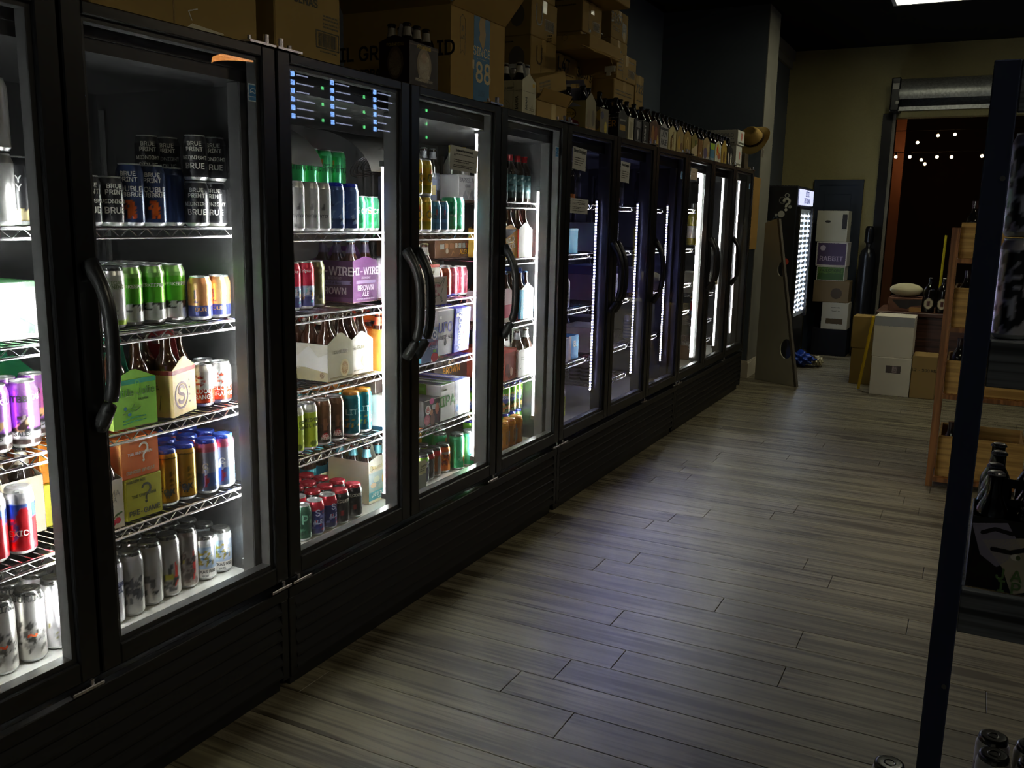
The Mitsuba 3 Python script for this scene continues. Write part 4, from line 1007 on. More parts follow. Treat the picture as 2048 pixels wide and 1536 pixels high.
carton('white twelve pack with green IIPA lettering on the fourth shelf', -.133, 1.0855, L4[3], .32, .112, .150, '#e6e8e4', top='#5c7a48', art=(txt('IIPA', .042, .052, .060, '#3f7a3a'), txt('Founders', .007, .03, .125, '#6a7a68')), sart=(rect(.18, .25, .07, .15, '#5c9a3c'), rect(.19, .24, .12, .135, '#7ab85a')), tart=(rect(.005, .05, .02, .3, '#3a3a3a'), rect(.06, .08, .02, .3, '#d8dcd0')))
carton('white and blue twelve pack right of the IIPA one', -.133, 1.199, L4[3], .34, .127, .152, '#f2f2f2', top='#5a66b8', art=(rect(.0, .03, .0, .152, '#b8bccc'), rect(.005, .025, .02, .05, '#4a7ac8'), rect(.005, .025, .07, .10, '#8a8ca8')), tart=(rect(.01, .05, .03, .32, '#2c2c34'), rect(.07, .1, .03, .32, '#e8e8ee')))
carton('black box with a red lid and orange lettering behind the white twelve packs', -.33, 1.35, L5[3], .2, .40, .12, '#1f1b1a', top='#c8302c', art=(rect(.12, .18, .085, .115, '#c8b088'), txt('BROWN', .03, .15, .045, '#c07a2c'), disc(.30, .09, .02, '#d0b03c', .01)), tart=(rect(.1, .3, .04, .1, '#d88a3c'),))
carton('red topped carton at the left of the fourth shelf', -.17, .825, L4[3], .3, .13, .10, '#c8a87c', side='#3f7a9a', art=(rect(.0, .13, .0, .03, '#a8603c'), rect(0, .13, .03, .07, '#4a8aa8')))
for kk, yy, xx, ll in (('juice', 1.028, -.19, 'dark short can with lime collar and white letters, middle bay floor'), ('greyred', 1.085, -.20, 'grey short can with red collar, middle bay floor'), ('rust', 1.150, -.205, 'rust brown short can with grey panel, middle bay floor'), ('sunset', 1.222, -.205, 'orange short can with dark skyline, middle bay floor')):
    place(kk, xx, yy, ZF, -.75, ll)
cans('juice', ZF, [.96, 1.028, 1.096, 1.164], 'short can with black cap, middle bay floor', 'black capped short cans in the middle bay', x=-.272, deep=2, dx=.07, row0=1)
cans('emerald', ZF, [1.292], 'emerald and brown tall can with black cap, foremost in the middle bay', None, x=-.18, turn=-.5)
place('emerald', -.25, 1.268, ZF, -.9, 'emerald tall can with black cap just behind the foremost one')
cans('emerald', ZF, [1.30, 1.37], 'emerald tall can deeper in the middle bay', 'emerald cans behind', x=-.32)
place('emerald', -.16, 1.37, ZF, .3, 'emerald tall can next to the lamp post in the middle bay')
cans('amberglow', ZF, [1.21, 1.28, 1.35], 'amber orange tall can in the middle bay', 'amber orange cans', x=-.42)
t = thing('price_card', 'cream card with small print standing at the left of the middle bay floor', 'card')
put('card', bx(-.124, -.1225, .90, .962, ZF, ZF + .125, '#b8b48c'), 'printed_paper', t)
put('print', on_x(join(lines(.01, .055, [.09, .082], .004, '#55543c', 3), txt('CRISPY', .008, .04, .098, '#5a583c'), rect(.0, .06, .0, .07, '#6d7064')), -.1224, .90, ZF), 'printed_paper', t)

# --- second cooler, right bay
bottle_kind('redtopb', h=.215, r=.033, glass='#16100c', label_=scatter_art(banded((0, '#2b3a3c'), (.3, '#54787c'), (.7, '#3a5a60')), ['#b8c8c8', '#1c2a2c', '#8a9a98'], .1, .9, 14, 83), zl=(.02, .125), shoulder=.64, foil='#b82c34')
for yi, yy in enumerate((1.60, 1.685, 1.77, 1.85, 1.92)):
    place('redtopb', -.19, yy, L5[0], -.9, f'dark bottle with red cap and teal label, top shelf, {ORD[yi]} from left', 'red capped bottles on the top shelf')
carrier('amber bottle carrier with white lettering on the second shelf, right bay', -.135, 1.615, L5[1], w=.14, d=.18, hf=.13, hs=.15, H=.2, face='#c08a34', bottles='amber', blabel='dark bottle in the amber carrier', bgroup='bottles in the amber carrier', art=(txt('WILD', .022, .07, .07, '#e8e0c8', rot=.2), txt('WHITE', .022, .07, .04, '#e8e0c8', rot=.2), poly([(0, .08), (.14, .13), (0, .13)], '#2c2420')))
carrier('white and orange bottle carrier with a violet square, right bay', -.13, 1.76, L5[1], w=.14, d=.18, hf=.13, hs=.16, H=.225, face='#efe8dc', side='#d8402c', handle='#8a4030', bottles='amber', blabel='dark bottle in the white and orange carrier', bgroup='bottles in the white and orange carrier', art=(rect(.115, .14, .0, .13, '#e87a2c'), rect(.10, .14, .03, .055, '#4a3ac0')))
bottle_kind('bluecap2', glass='#1a0d08', cap='#3a5a9c')
carrier('pink and cream bottle carrier behind the handle on the third shelf, right bay', -.135, 1.60, L5[2], w=.13, d=.18, hf=.14, hs=.155, H=.2, face='#c8a0a4', handle='#b0704c', bottles='bluecap2', blabel='bottle with blue cap in the pink carrier', bgroup='bottles in the pink carrier', art=(rect(0, .13, .02, .08, '#b84a5c'), rect(0, .13, 0, .02, '#d8d0c4')))
carrier('red and green bottle carrier in the middle of the third shelf, right bay', -.145, 1.735, L5[2], w=.06, d=.18, hf=.14, hs=.155, H=.2, face='#b8303a', nb=(1, 3), bottles='amber', blabel='dark bottle in the red and green carrier', bgroup='bottles in the red and green carrier', art=(rect(.005, .055, .03, .055, '#2c7a4a'), stroke([(.02, .06), (.04, .1)], .003, '#e8c8c0')))
carrier('white and sky blue bottle carrier at the right of the third shelf', -.13, 1.80, L5[2], w=.13, d=.18, hf=.14, hs=.17, H=.24, face='#e4ecef', side='#4aa0d8', handle='#34509a', bottles='bluecap2', blabel='bottle with blue cap in the sky blue carrier', bgroup='bottles in the sky blue carrier', art=(rect(.0, .022, .0, .14, '#5ab0d8'), rect(.11, .13, .09, .14, '#5ab0d8'), disc(.065, .06, .03, '#cfe0d8'), rect(.02, .11, .10, .112, '#8cc8e0')))
carton('brick red box on the fourth shelf, right bay', -.13, 1.64, L5[3], .28, .12, .145, '#8a3a2c', art=(rect(.0, .12, .130, .145, '#a83228'), disc(.03, .05, .02, '#5a2a24', .03), disc(.07, .04, .015, '#c8a08c', .02), disc(.045, .03, .012, '#4a2420', .02)))
bottle_kind('whiteband', glass='#1d120c', cap='#b8c4c4', neck_=S('#cfdcdf'))
carrier('white bottle carrier beside the brick red box', -.125, 1.775, L5[3], w=.09, d=.18, hf=.13, hs=.15, H=.205, face='#e4e4de', nb=(1, 3), bottles='whiteband', blabel='bottle with pale neck band in the white carrier', bgroup='bottles in the white carrier', art=(disc(.02, .04, .004, k_), disc(.02, .06, .003, k_), lines(.03, .07, [.09, .08], .004, '#b0b0a8', 5)))
carrier('pale grey green bottle carrier at the right end of the fourth shelf', -.13, 1.87, L5[3], w=.10, d=.18, hf=.13, hs=.15, H=.215, face='#c4c8ba', nb=(1, 3), bottles='whiteband', blabel='bottle with pale neck band in the grey green carrier', bgroup='bottles in the grey green carrier', art=(rect(.0, .1, .0, .05, '#a8ac98'), rect(.03, .06, .05, .11, '#b8bca8'), lines(.02, .09, [.07], .006, '#8d9480', 6)))
can_kind('gose', H16 - .012, R0, scatter_art(blobs(banded((0, '#2c3a24'), (.4, '#4a7a2c'), (.62, '#6cc03a')), '#5a64b0', [(0, .56, .62, .17), (0, .73, .7, .05, '#d0b03c')]), ['#8a5a34', '#6a8a5c', '#b8844a'], .05, .36, 22, 91, -1.1, 1.1, .25), cap='#2a34b0', prints=[('SALT', .013, .60, 0, w_), ('GOSE', .011, .51, 0, w_)], nt=44)
can_kind('tangerine', H16 - .012, R0, blobs(banded((0, '#8a5424'), (.1, '#c07a2a'), (.9, '#d88a2c')), '#3a2a1c', [(.5, .5, .03, .45), (-.6, .45, .3, .42, '#9a9a94')]), cap='#e0842a')
cans('gose', ZF, [1.795, 1.865, 1.936], 'green and blue can in the lower tier, right bay floor', 'green and blue cans, lower tier', x=-.215, dx=.072)
cans('gose', ZF + H16 - .008, [1.795, 1.865, 1.936], 'green and blue can with blue cap, upper tier', 'green and blue cans, upper tier', x=-.215, turn=-.85, jit=.2, deep=3, dx=.072)
cans('gose', ZF, [1.60, 1.67, 1.74], 'green can in the rear block, lower tier', 'rear green cans, lower tier', x=-.29)
cans('gose', ZF + H16 - .008, [1.60, 1.67, 1.74], 'green can with blue cap in the rear block', 'rear green cans, upper tier', x=-.29, turn=-.85, jit=.2)
cans('tangerine', ZF, [1.655, 1.727, 1.80], 'tangerine tall can with orange cap, right bay floor', 'tangerine cans', x=-.145, turn=-.8)

# --- third cooler (blue white strips)
PAIL = '#b9c0d6'
bottle_kind('clearb', glass='#2a2c33', cap='#c4c8d0', label_=S('#3c3d46'), zl=(.04, .11))
bottle_kind('orangelab', glass='#22201f', cap='#9aa0a8', label_=S('#c87a34'), zl=(.02, .05))
can_kind('stripe', H16, R0, banded(*[(i / 12, '#e4e6f0' if i % 2 else '#aab2cc') for i in range(12)]))
can_kind('paleyellow', H16, R0, banded((0, '#cfcac0'), (.2, '#d8d0c4'), (.85, '#c9c9cc')))
can_kind('limeyellow', H16, R0, blobs(banded((0, '#b8c03c'), (.85, '#c9c9cc')), '#e0e4a0', [(0, .5, .6, .25)]))
for j, (y0c, nm) in enumerate(((2.05, 'left'), (2.715, 'middle'), (3.38, 'right'))):
    for yi in range(5 if j < 2 else 4):
        place('clearb' if yi != 3 else 'orangelab', -.19, y0c + .19 + yi * .075, LC[0], rng.uniform(0, 6), f'dim dark bottle on the top shelf, {nm} bay of third cooler, {ORD[yi]} from left', f'top shelf bottles, {nm} bay of third cooler')
carton('white box with two hand holes on the second shelf, left bay of third cooler', -.135, 2.09, LC[1], .30, .245, .20, '#d4d6e4', art=(disc(.055, .135, .026, '#4a4f62', .016), disc(.19, .135, .020, '#4a4f62', .014), disc(.12, .06, .055, '#c6c9da', .05), *[rect(0, .245, .012 * i, .012 * i + .004, '#c0c4d8') for i in range(1, 16)]))
carton('sky blue box right of the white hand hole box, third cooler', -.16, 2.36, LC[1], .3, .17, .13, '#4aa0d0', art=(rect(0, .17, .118, .13, '#7cc0e0'),))
carton('white box with a black arch, second shelf, middle bay of third cooler', -.135, 2.78, LC[1], .22, .30, .16, '#dcdfee', art=tuple(rect(0, .3, .013 * i, .013 * i + .004, '#c0c4d8') for i in range(1, 12)))
for yi in range(4):
    place('clearb', -.42, 2.80 + yi * .09, LC[1], rng.uniform(0, 6), f'dark bottle behind the white box, middle bay of third cooler, {ORD[yi]} from left', 'bottles behind the white box, third cooler')
carrier('pink and red bottle carrier on the third shelf, left bay of third cooler', -.135, 2.085, LC[2], w=.13, d=.18, hf=.19, hs=.2, H=.22, face='#c8a8c0', art=(rect(0, .13, .13, .19, '#b84a58'), disc(.05, .15, .02, '#3a2428'), poly([(0, .05), (.1, .12), (.13, 0), (0, 0)], '#d8d4e4')))
cans('stripe', LC[2], [2.255, 2.325, 2.395], 'white striped tall can, third shelf of third cooler', 'white striped cans', x=-.18, deep=2)
for yi in range(4):
    place('amber', -.34, 2.24 + yi * .08, LC[2], 0, f'dark bottle behind the white striped cans, {ORD[yi]} from left', 'bottles behind the white striped cans')
carton('red box behind the white striped cans', -.30, 2.46, LC[2], .2, .09, .19, '#c8303c')
carton('pale violet carton with dark letters on the third shelf, middle bay of third cooler', -.14, 2.90, LC[2], .25, .24, .15, '#b4acd0', art=(txt('ELAL', .035, .12, .05, '#3c3860'), txt('DOGFISH', .012, .12, .134, '#e8e8f0'), *[stroke([(.03 + .04 * i, .1), (.045 + .04 * i, .128), (.06 + .04 * i, .1)], .003, '#5a5480') for i in range(5)]))
carton('slate blue carton on the violet one, middle bay of third cooler', -.18, 2.90, LC[2] + .1505, .2, .26, .05, '#6a78b0')
carton('pale violet carton on the third shelf, right bay of third cooler', -.16, 3.62, LC[2], .25, .22, .16, '#b0b4e0', art=tuple(rect(.02 + .03 * i, .034 + .03 * i, .0, .16, '#9498d0') for i in range(6)))
for yi in range(7):
    place('amberbrass', -.17 - .075 * (yi % 2), 2.10 + (yi // 2) * .085, LC[3], 0, f'dark bottle on the fourth shelf of third cooler, {ORD[yi]} of the left cluster', 'left cluster of bottles, fourth shelf')
carton('white carton on the fourth shelf in front, left bay of third cooler', -.125, 2.07, LC[3], .03, .30, .13, '#d4d6e2', art=(rect(.12, .14, 0, .13, '#aab0c8'), disc(.06, .06, .05, '#c4c8d8', .06)))
carton('deep blue carton with white letters right of the white one, third cooler', -.14, 2.40, LC[3], .2, .14, .13, '#2a78b8', side='#c88a6c', art=(txt('BL', .03, .09, .07, '#e0e8f2'), rect(0, .035, 0, .13, '#c8b4b0')))
carton('white carton with a small round emblem on the fourth shelf, middle bay of third cooler', -.13, 2.73, LC[3], .22, .27, .145, '#eceef2', art=(disc(.19, .08, .014, '#8a8d94', .02), disc(.225, .085, .010, '#7a7c64', .02), rect(0, .06, 0, .03, '#d8a0a0')))
for yi in range(3):
    place('clearb', -.40, 2.74 + yi * .10, LC[3], 0, f'clear dark bottle behind the emblem carton, {ORD[yi]} from left', 'bottles behind the emblem carton')
carton('slate carton with amber letters at the right, middle bay of third cooler', -.22, 3.03, LC[3], .2, .18, .17, '#84838c', art=(txt('ER', .03, .05, .075, '#d0942c'), txt('SWEET', .012, .08, .15, '#d8d8e0')))
cans('stripe', LC[3], [3.46, 3.53, 3.60], 'striped tall can on the fourth shelf, right bay of third cooler', 'striped cans in the right bay of third cooler', x=-.18)
cans('paleyellow', ZF, [2.10, 2.18, 2.26, 2.34], 'pale tall can on the floor of third cooler', 'pale cans on the third cooler floor', x=-.26, deep=2)
cans('limeyellow', ZF, [2.42, 2.49], 'lime yellow tall can on the floor of third cooler', 'lime yellow cans', x=-.22)
can_kind('grid', H12, R0, banded(*[(i / 8, '#c8c4d0' if i % 2 else '#4a4450') for i in range(8)]))
cans('grid', LC[3] - .18, [2.80, 2.87, 2.94, 3.01], 'silver grid can on the low rack, third cooler', 'silver grid cans', x=-.20, deep=2)
put('wire_shelf', wire_shelf(2.68, 3.30, LC[3] - .182), 'chrome', COOLERS[2])
cans('peachnavy', LC[3] - .18, [3.09], 'orange can beside the silver grid ones, middle bay of third cooler', None, x=-.19)

# --- farthest cooler
bottle_kind('rose', h=.225, r=.038, glass='#3a3430', label_=S('#d8d4c8'), zl=(.05, .13), foil='#8a4a44', wine=True, key_='wine_bottle')
bottle_kind('white', h=.31, r=.037, glass='#a89a34', label_=S('#efece0'), zl=(.05, .14), foil='#8d8c88', wine=True, key_='wine_bottle')
bottle_kind('whiteb', h=.31, r=.037, glass='#a89a34', label_=S('#efece0'), zl=(.05, .14), foil='#c07a3c', wine=True, key_='wine_bottle')
bottle_kind('tallbrown', h=.24, r=.034, glass='#2a1408', label_=S('#c0886c'), zl=(.04, .13))
for j, z in enumerate(LD):
    nm = ('top', 'second', 'third', 'fourth')[j]
    for yi in range(5):
        place(('rose', 'tallbrown', 'amber', 'tangerine')[j], -.19 if j != 3 else -.22, 4.13 + yi * .095, z, rng.uniform(0, 6), f'bottle on the {nm} shelf, left bay of farthest cooler, {ORD[yi]} from left', f'{nm} shelf bottles, left bay of farthest cooler')
for yi in range(5):
    place('redtopb', -.20, 4.15 + yi * .09, ZF, 0, f'dark bottle on the floor, left bay of farthest cooler, {ORD[yi]} from left', 'floor bottles, left bay of farthest cooler')
for yi in range(6):
    place('white' if yi < 4 else 'whiteb', -.18, 4.78 + yi * .085, LD2[0], rng.uniform(0, 6), f'white wine bottle in the middle bay of farthest cooler, {ORD[yi]} from left', 'white wine bottles in the farthest cooler')
carton('white carton with yellow and blue print, middle bay of farthest cooler', -.14, 4.98, LD2[1], .2, .26, .16, '#e4e6e2', art=(rect(.0, .07, .09, .15, '#d8d03c'), disc(.05, .05, .035, '#4a9ac0')))
cans('redtop', LD2[2], [4.98, 5.06, 5.14, 5.22], 'tall can with red collar, middle bay of farthest cooler', 'red collar cans in the farthest cooler', x=-.18)
carton('brown carton on the lowest rack, middle bay of farthest cooler', -.14, 4.95, ZF, .2, .30, .12, '#4a3024')
# ------------------------------------------------------------------ on top of the coolers
ZTOP = 1.9015
KR, KD = '#a58a54', '#8f7443'


def case(label, y0, y1, z0, z1, xf=-.35, d=.30, col=KR, art=(), sart=(), tape=True, group='brown cases piled on the coolers', rz=0.0, name='cardboard_box', top=None):
    w, h = y1 - y0, z1 - z0
    return carton(label, xf, y0, z0, d, w, h - .0008, col, rz=rz, art=art, sart=sart, top=top or col, group=group, name=name, mat_='plain_board', b=.004, seam='#b89c62' if tape else None)


def flap_lines(w, h):
    return (rect(.0, w, h * .012, h * .02, KD),)


case('brown case with a torn silver tape scrap, at the left end of the cooler tops', -.52, .018, ZTOP, ZTOP + .40, xf=-.08, d=.36, art=(rect(.24, .245, 0, .4, KD), poly([(.28, .008), (.40, .002), (.41, .016), (.30, .022)], '#d8d0b4'), stroke([(.30, .03), (.29, .05), (.32, .06)], .003, '#d8d4c8')), group=None)
case('brown case printed 6 DOZEN in three languages, left of the big GRAND carton', .095, .395, ZTOP, ZTOP + .36, xf=-.085, d=.36, group=None,
     art=(txt('6 DOZEN', .024, .08, .232, '#1f1a12'), txt('6 DOUZAINES', .024, .108, .196, '#1f1a12'), txt('6 DOCENAS', .024, .097, .160, '#1f1a12'), barcode(.180, .048, .112, .052, '#1f1a12', 3), lines(.215, .29, [.142, .132, .120, .110], .005, '#3a3020', 5), lines(.2, .28, [.038], .004, '#3a3020', 8)))
case('dark brown case in the gap behind the 6 DOZEN case', -.02, .40, ZTOP, ZTOP + .40, xf=-.46, d=.30, col='#6a5030', group=None)
# the big open carton with the blue stripe
t = thing('cardboard_box', 'large open brown carton lettered GRAND with a blue stripe reading SINCE 88', 'box')
yb0, yb1, xb, db, hb = 1.065, 1.50, -.085, .50, .335
BOXC = '#a5874f'
ps = [bx(xb - .004, xb, yb0, yb1, ZTOP, ZTOP + hb, BOXC), bx(xb - db, xb - db + .004, yb0, yb1, ZTOP, ZTOP + hb, BOXC), bx(xb - db, xb, yb0, yb0 + .004, ZTOP, ZTOP + hb, BOXC), bx(xb - db, xb, yb1 - .004, yb1, ZTOP, ZTOP + hb, BOXC), bx(xb - db, xb, yb0, yb1, ZTOP, ZTOP + .004, BOXC)]
put('body', join(*ps), 'plain_board', t)


def flap(p0, p1, out, th=.004, c=BOXC):
    p0, p1, o = np.array(p0), np.array(p1), np.array(out)
    n = np.cross(p1 - p0, o); n = n / np.linalg.norm(n) * th
    v = np.array([p0, p1, p1 + o, p0 + o])
    v = np.vstack([v, v + n])
    return paint((v, np.array([[0, 1, 2, 3], [7, 6, 5, 4], [0, 4, 5, 1], [1, 5, 6, 2], [2, 6, 7, 3], [3, 7, 4, 0]])), c)


zt = ZTOP + hb
put('flap', flap((xb, yb0, zt), (xb, yb1, zt), (.11, 0, .13), c=BOXC), 'plain_board', t)
put('flap', flap((xb, yb0, zt), (xb - db, yb0, zt), (0, -.14, .17)), 'plain_board', t)
put('flap', flap((xb - db, yb1, zt), (xb, yb1, zt), (0, .12, .15)), 'plain_board', t)
BLUE = '#2c6a92'
put('print', join(on_x(join(rect(.175, .305, .0, .33, BLUE), txt("'88", .075, .240, .085, '#cbb98a'), rect(.20, .28, .172, .174, '#cbb98a'), txt('SINCE', .034, .240, .183, '#cbb98a', False), poly([(.225, .33), (.212, .30), (.222, .27), (.215, .245), (.235, .225), (.25, .205), (.262, .235), (.27, .27), (.262, .31), (.266, .33)], '#a5874f', .0008), stroke([(.07, .30), (.07, .17), (.088, .185), (.106, .17), (.106, .30), (.088, .315), (.07, .30)], .002, '#5a4a2a'), txt('2', .018, .088, .255, '#5a4a2a'), txt('AS', .014, .088, .225, '#5a4a2a'), rect(.215, .265, .03, .055, '#255a7e')), xb + .0004, yb0, ZTOP),
                  on_ny(join(txt('IL GRAND RAID', .052, .25, .155, '#241c10'), txt('IN BEL', .032, .34, .085, '#241c10'), txt('BIRRA', .03, .12, .09, '#241c10')), xb - db, yb0 - .0004, ZTOP)), 'printed_paper', t)
bottle_kind('founders', glass='#120a06', cap='#2a2420', neck_=S('#8d8578'))
carrier('dark brown bottle carrier with a pale portrait oval in front of the big carton', -.085, .785, ZTOP, w=.190, d=.13, hf=.158, hs=.178, H=.225, face='#2a1a14', bottles='founders', blabel='dark bottle in the portrait carrier', bgroup='bottles in the portrait carrier', nb=(3, 2),
        art=(disc(.095, .085, .048, '#8d7a60', .058), disc(.095, .082, .036, '#b8aa90', .045), disc(.095, .112, .016, '#b08a70', .02), poly([(.06, .04), (.13, .04), (.12, .095), (.07, .095)], '#c9c2b0'), disc(.118, .108, .01, '#c4b8a0'), txt('FOUNDERS', .012, .095, .14, '#c8a83c'), txt('BREAKFAST STOUT', .0088, .095, .028, '#cfc4b0'), rect(.0, .19, .146, .150, '#5a4436'), txt('BREWING', .006, .095, .012, '#8d8070')),
        sart=(disc(.07, .085, .034, '#5c4a3a', .055), disc(.07, .082, .026, '#8d8068', .042), disc(.07, .112, .013, '#84664e', .018), txt('FOUNDERS', .010, .07, .142, '#8a7430')))
bottle_kind('whitecap', glass='#0d0b0a', cap='#cfccc4', neck_=S('#bdbab0'))
carrier('cream four bottle carrier with fine line drawing next to the big carton', -.075, 1.655, ZTOP, w=.135, d=.135, hf=.145, hs=.175, H=.225, face='#bdb798', handle='#b4b8b8', nb=(2, 2), bottles='whitecap', blabel='white capped dark bottle in the cream carrier', bgroup='white capped bottles in the cream carrier',
        art=(txt('MAH', .017, .05, .05, '#3a3a34', rot=1.57), rect(.10, .125, .125, .140, '#c8a83c'), stroke([(.01, .1), (.125, .1)], .0012, '#6a6858'), lines(.07, .12, [.03, .022], .003, '#8a866c', 4), stroke([(.08, .02), (.1, .05), (.115, .02)], .001, '#8a866c')),
        sart=(txt('ST. LARRY', .010, .06, .108, '#6a6858'), rect(.0, .02, .120, .140, '#b8982c'), stroke([(.0, .102), (.135, .102)], .0012, '#6a6858'), stroke([(.09, 0), (.09, .14)], .0012, '#6a6858'), txt('MURA', .014, .115, .05, '#3a3a34', rot=1.57), disc(.045, .035, .03, '#8a866c', ring=.0012), stroke([(.02, .01), (.05, .06), (.08, .01)], .001, '#8a866c')))
# the pile of cases
case('brown case lowest in the leftmost pile behind the cream carrier', 2.29, 2.60, ZTOP, 2.155, art=(rect(.02, .07, .05, .12, '#5a4a3a'), rect(.1, .25, .18, .185, '#3a2e1c')), sart=(poly([(.16, .06), (.28, .05), (.28, .16), (.16, .17)], '#6c655c'),))
case('brown case second in the leftmost pile, with a grey arch print', 2.29, 2.60, 2.155, 2.365, art=(rect(.12, .125, .02, .18, '#4a3c26'), txt('U', .09, .1, .08, '#5a4a30', False)), sart=(disc(.22, .10, .045, '#6c655c', .06), rect(.02, .2, .18, .185, '#3a2e1c')))
case('brown case third in the leftmost pile, with a large outlined U and a barcode', 2.29, 2.60, 2.365, 2.555, art=(txt('U', .10, .09, .06, '#5a4a30', False), barcode(.155, .05, .12, .055, '#4a3c26', 5)), sart=(disc(.22, .10, .04, '#6c655c', .055),))
case('brown case on top of the leftmost pile, cut by the top of the picture', 2.27, 2.57, 2.555, 2.80, art=(disc(.05, .05, .03, '#6c655c'),))
case('brown case hidden low behind the tilted carton', 2.635, 2.88, ZTOP, 2.13)
case('brown case marked with a bold G and L4T', 2.635, 2.88, 2.13, 2.335, art=(txt('L4T', .065, .07, .12, '#33291a'), rect(.01, .06, .03, .08, '#5a4a30'), rect(.08, .17, .02, .08, '#5a4a30'), lines(.03, .2, [.1], .006, '#4a3c26', 4)), sart=(txt('G', .085, .13, .075, '#33291a'), lines(.02, .28, [.19], .012, '#4a3c26', 6), stroke([(.0, .06), (.06, .06), (.06, .18), (.0, .18)], .003, '#5a4a30'), lines(.1, .26, [.035], .01, '#4a3c26', 7)))
t = thing('flattened_carton', 'torn flattened carton lying on the G case, tape hanging from its edge', 'box')
put('body', join(move(bx(-.50, -.17, -.0, .46, 0, .075, KR, .004), (0, 2.63, 2.345), rx=.0)), 'plain_board', t)
put('flap', join(flap((-.17, 2.93, 2.345), (-.40, 2.93, 2.345), (.03, .02, -.085)), flap((-.17, 2.50, 2.345), (-.17, 2.9, 2.36), (.07, .01, -.035))), 'plain_board', t)
put('print', on_ny(join(lines(.02, .18, [.052, .038, .024], .008, '#6a5a38', 3), disc(.25, .042, .016, '#6a5a38', ring=.002)), -.50, 2.479, 2.335), 'printed_paper', t)
put('tape', join(bx(-.20, -.14, 2.925, 2.935, 2.27, 2.30, '#d8d4c0'), bx(-.19, -.165, 2.93, 2.936, 2.25, 2.27, '#d8d4c0')), 'glossy_plastic', t)
case('brown case low in the pile right of the G case', 2.885, 3.12, ZTOP, 2.13)
case('brown case printed 3807 right of the G case', 2.885, 3.12, 2.13, 2.33, art=(txt('3807', .05, .09, .12, '#33291a'), barcode(.03, .03, .11, .06, '#4a3c26', 6), txt('3', .04, .2, .11, '#33291a')))
case('brown case with a barcode carrying the shaded case in the pile', 2.95, 3.30, 2.422, 2.505, xf=-.36, art=(barcode(.03, .03, .12, .05, '#4a3c26', 7), rect(.22, .224, .0, .15, '#6a5a38'), lines(.24, .33, [.12], .006, '#4a3c26', 5)))
case('shaded brown case with its dark long side to the camera, high in the pile', 2.955, 3.245, 2.506, 2.68, xf=-.355, d=.34, art=(rect(.09, .093, .0, .17, '#6a5a38'), barcode(.15, .03, .11, .05, '#4a3c26', 8), rect(.10, .13, .012, .026, '#33291a')), sart=(barcode(.03, .03, .12, .045, '#33291a', 9), lines(.02, .3, [.14], .008, '#4a3c26', 8)))
case('brown case lying across the very top of the pile', 2.93, 3.35, 2.69, 2.82, xf=-.22, d=.40)
for j, (za, zb) in enumerate(((ZTOP, 2.18), (2.18, 2.43), (2.43, 2.655), (2.655, 2.845))):
    case(f'brown case printed 3807 in the tall rear tower, {ORD[j]} from below', 3.90, 4.22, za, zb, xf=-.55, d=.34, art=(txt('3807', .062, .10, .10, '#33291a'), lines(.03, .16, [.07, .055], .006, '#4a3c26', j), poly([(.21, .04), (.29, .03), (.29, .12), (.21, .13)], '#6c655c'), disc(.25, .04, .03, KR, .03, .0007)), group='cases of the tall rear tower')
case('brown case on the low step of the pile beside the bottle carriers', 3.11, 3.455, ZTOP, 2.265, xf=-.21, d=.30, art=(lines(.03, .30, [.30, .28], .006, '#4a3c26', 11), rect(.12, .3, .24, .245, KD)))
case('brown case with a dark side and a barcode over the low step', 3.13, 3.46, 2.266, 2.415, xf=-.205, d=.32, art=(lines(.02, .09, [.11, .09, .07, .05], .008, '#33291a', 12), rect(.10, .104, 0, .148, '#6a5a38'), rect(.155, .175, .012, .022, '#33291a'), barcode(.19, .03, .12, .045, '#4a3c26', 13), lines(.2, .31, [.115], .006, '#4a3c26', 5)), sart=(barcode(.02, .03, .10, .04, '#33291a', 14), lines(.08, .28, [.12], .008, '#4a3c26', 15)))
case('narrow brown case at the right end of the pile with upright dark print', 3.465, 3.61, ZTOP, 2.335, xf=-.205, d=.28, art=(txt('722', .05, .07, .33, '#33291a'), lines(.02, .12, [.28, .2], .008, '#4a3c26', 16), barcode(.02, .06, .11, .07, '#4a3c26', 17)))
t = thing('cardboard_box', 'small brown carton tipped up on its corner next to the cream carrier', 'box')
tp = bx(-.24, 0, 0, .27, 0, .085, KR, .004)
TR_ = lambda p: move(p, (-.10, 1.86, 1.995), rz=-.12, rx=.26)
put('body', TR_(tp), 'plain_board', t)
put('print', TR_(on_x(join(lines(.03, .13, [.055, .04, .025], .009, '#6a5a38', 21)), .0003, 0, 0)), 'printed_paper', t)
t = thing('cardboard_box', 'brown flat carton with a crumpled taped end under the tipped one', 'box')
put('body', bx(-.38, -.085, 1.825, 2.16, ZTOP, ZTOP + .085, '#a88c56', .004), 'plain_board', t)
put('flap', join(flap((-.085, 2.16, ZTOP + .085), (-.36, 2.16, ZTOP + .085), (.01, .05, .04)), flap((-.085, 1.83, ZTOP + .085), (-.085, 2.15, ZTOP + .085), (.03, .0, .05))), 'plain_board', t)
put('tape', bx(-.0845, -.084, 1.98, 2.03, ZTOP + .01, ZTOP + .085, '#cbb682'), 'glossy_plastic', t)

# the row of bottle carriers along the cooler tops; their long sides look down the aisle to the camera
bottle_kind('top1', glass='#0c0908', cap='#1c1c1e')


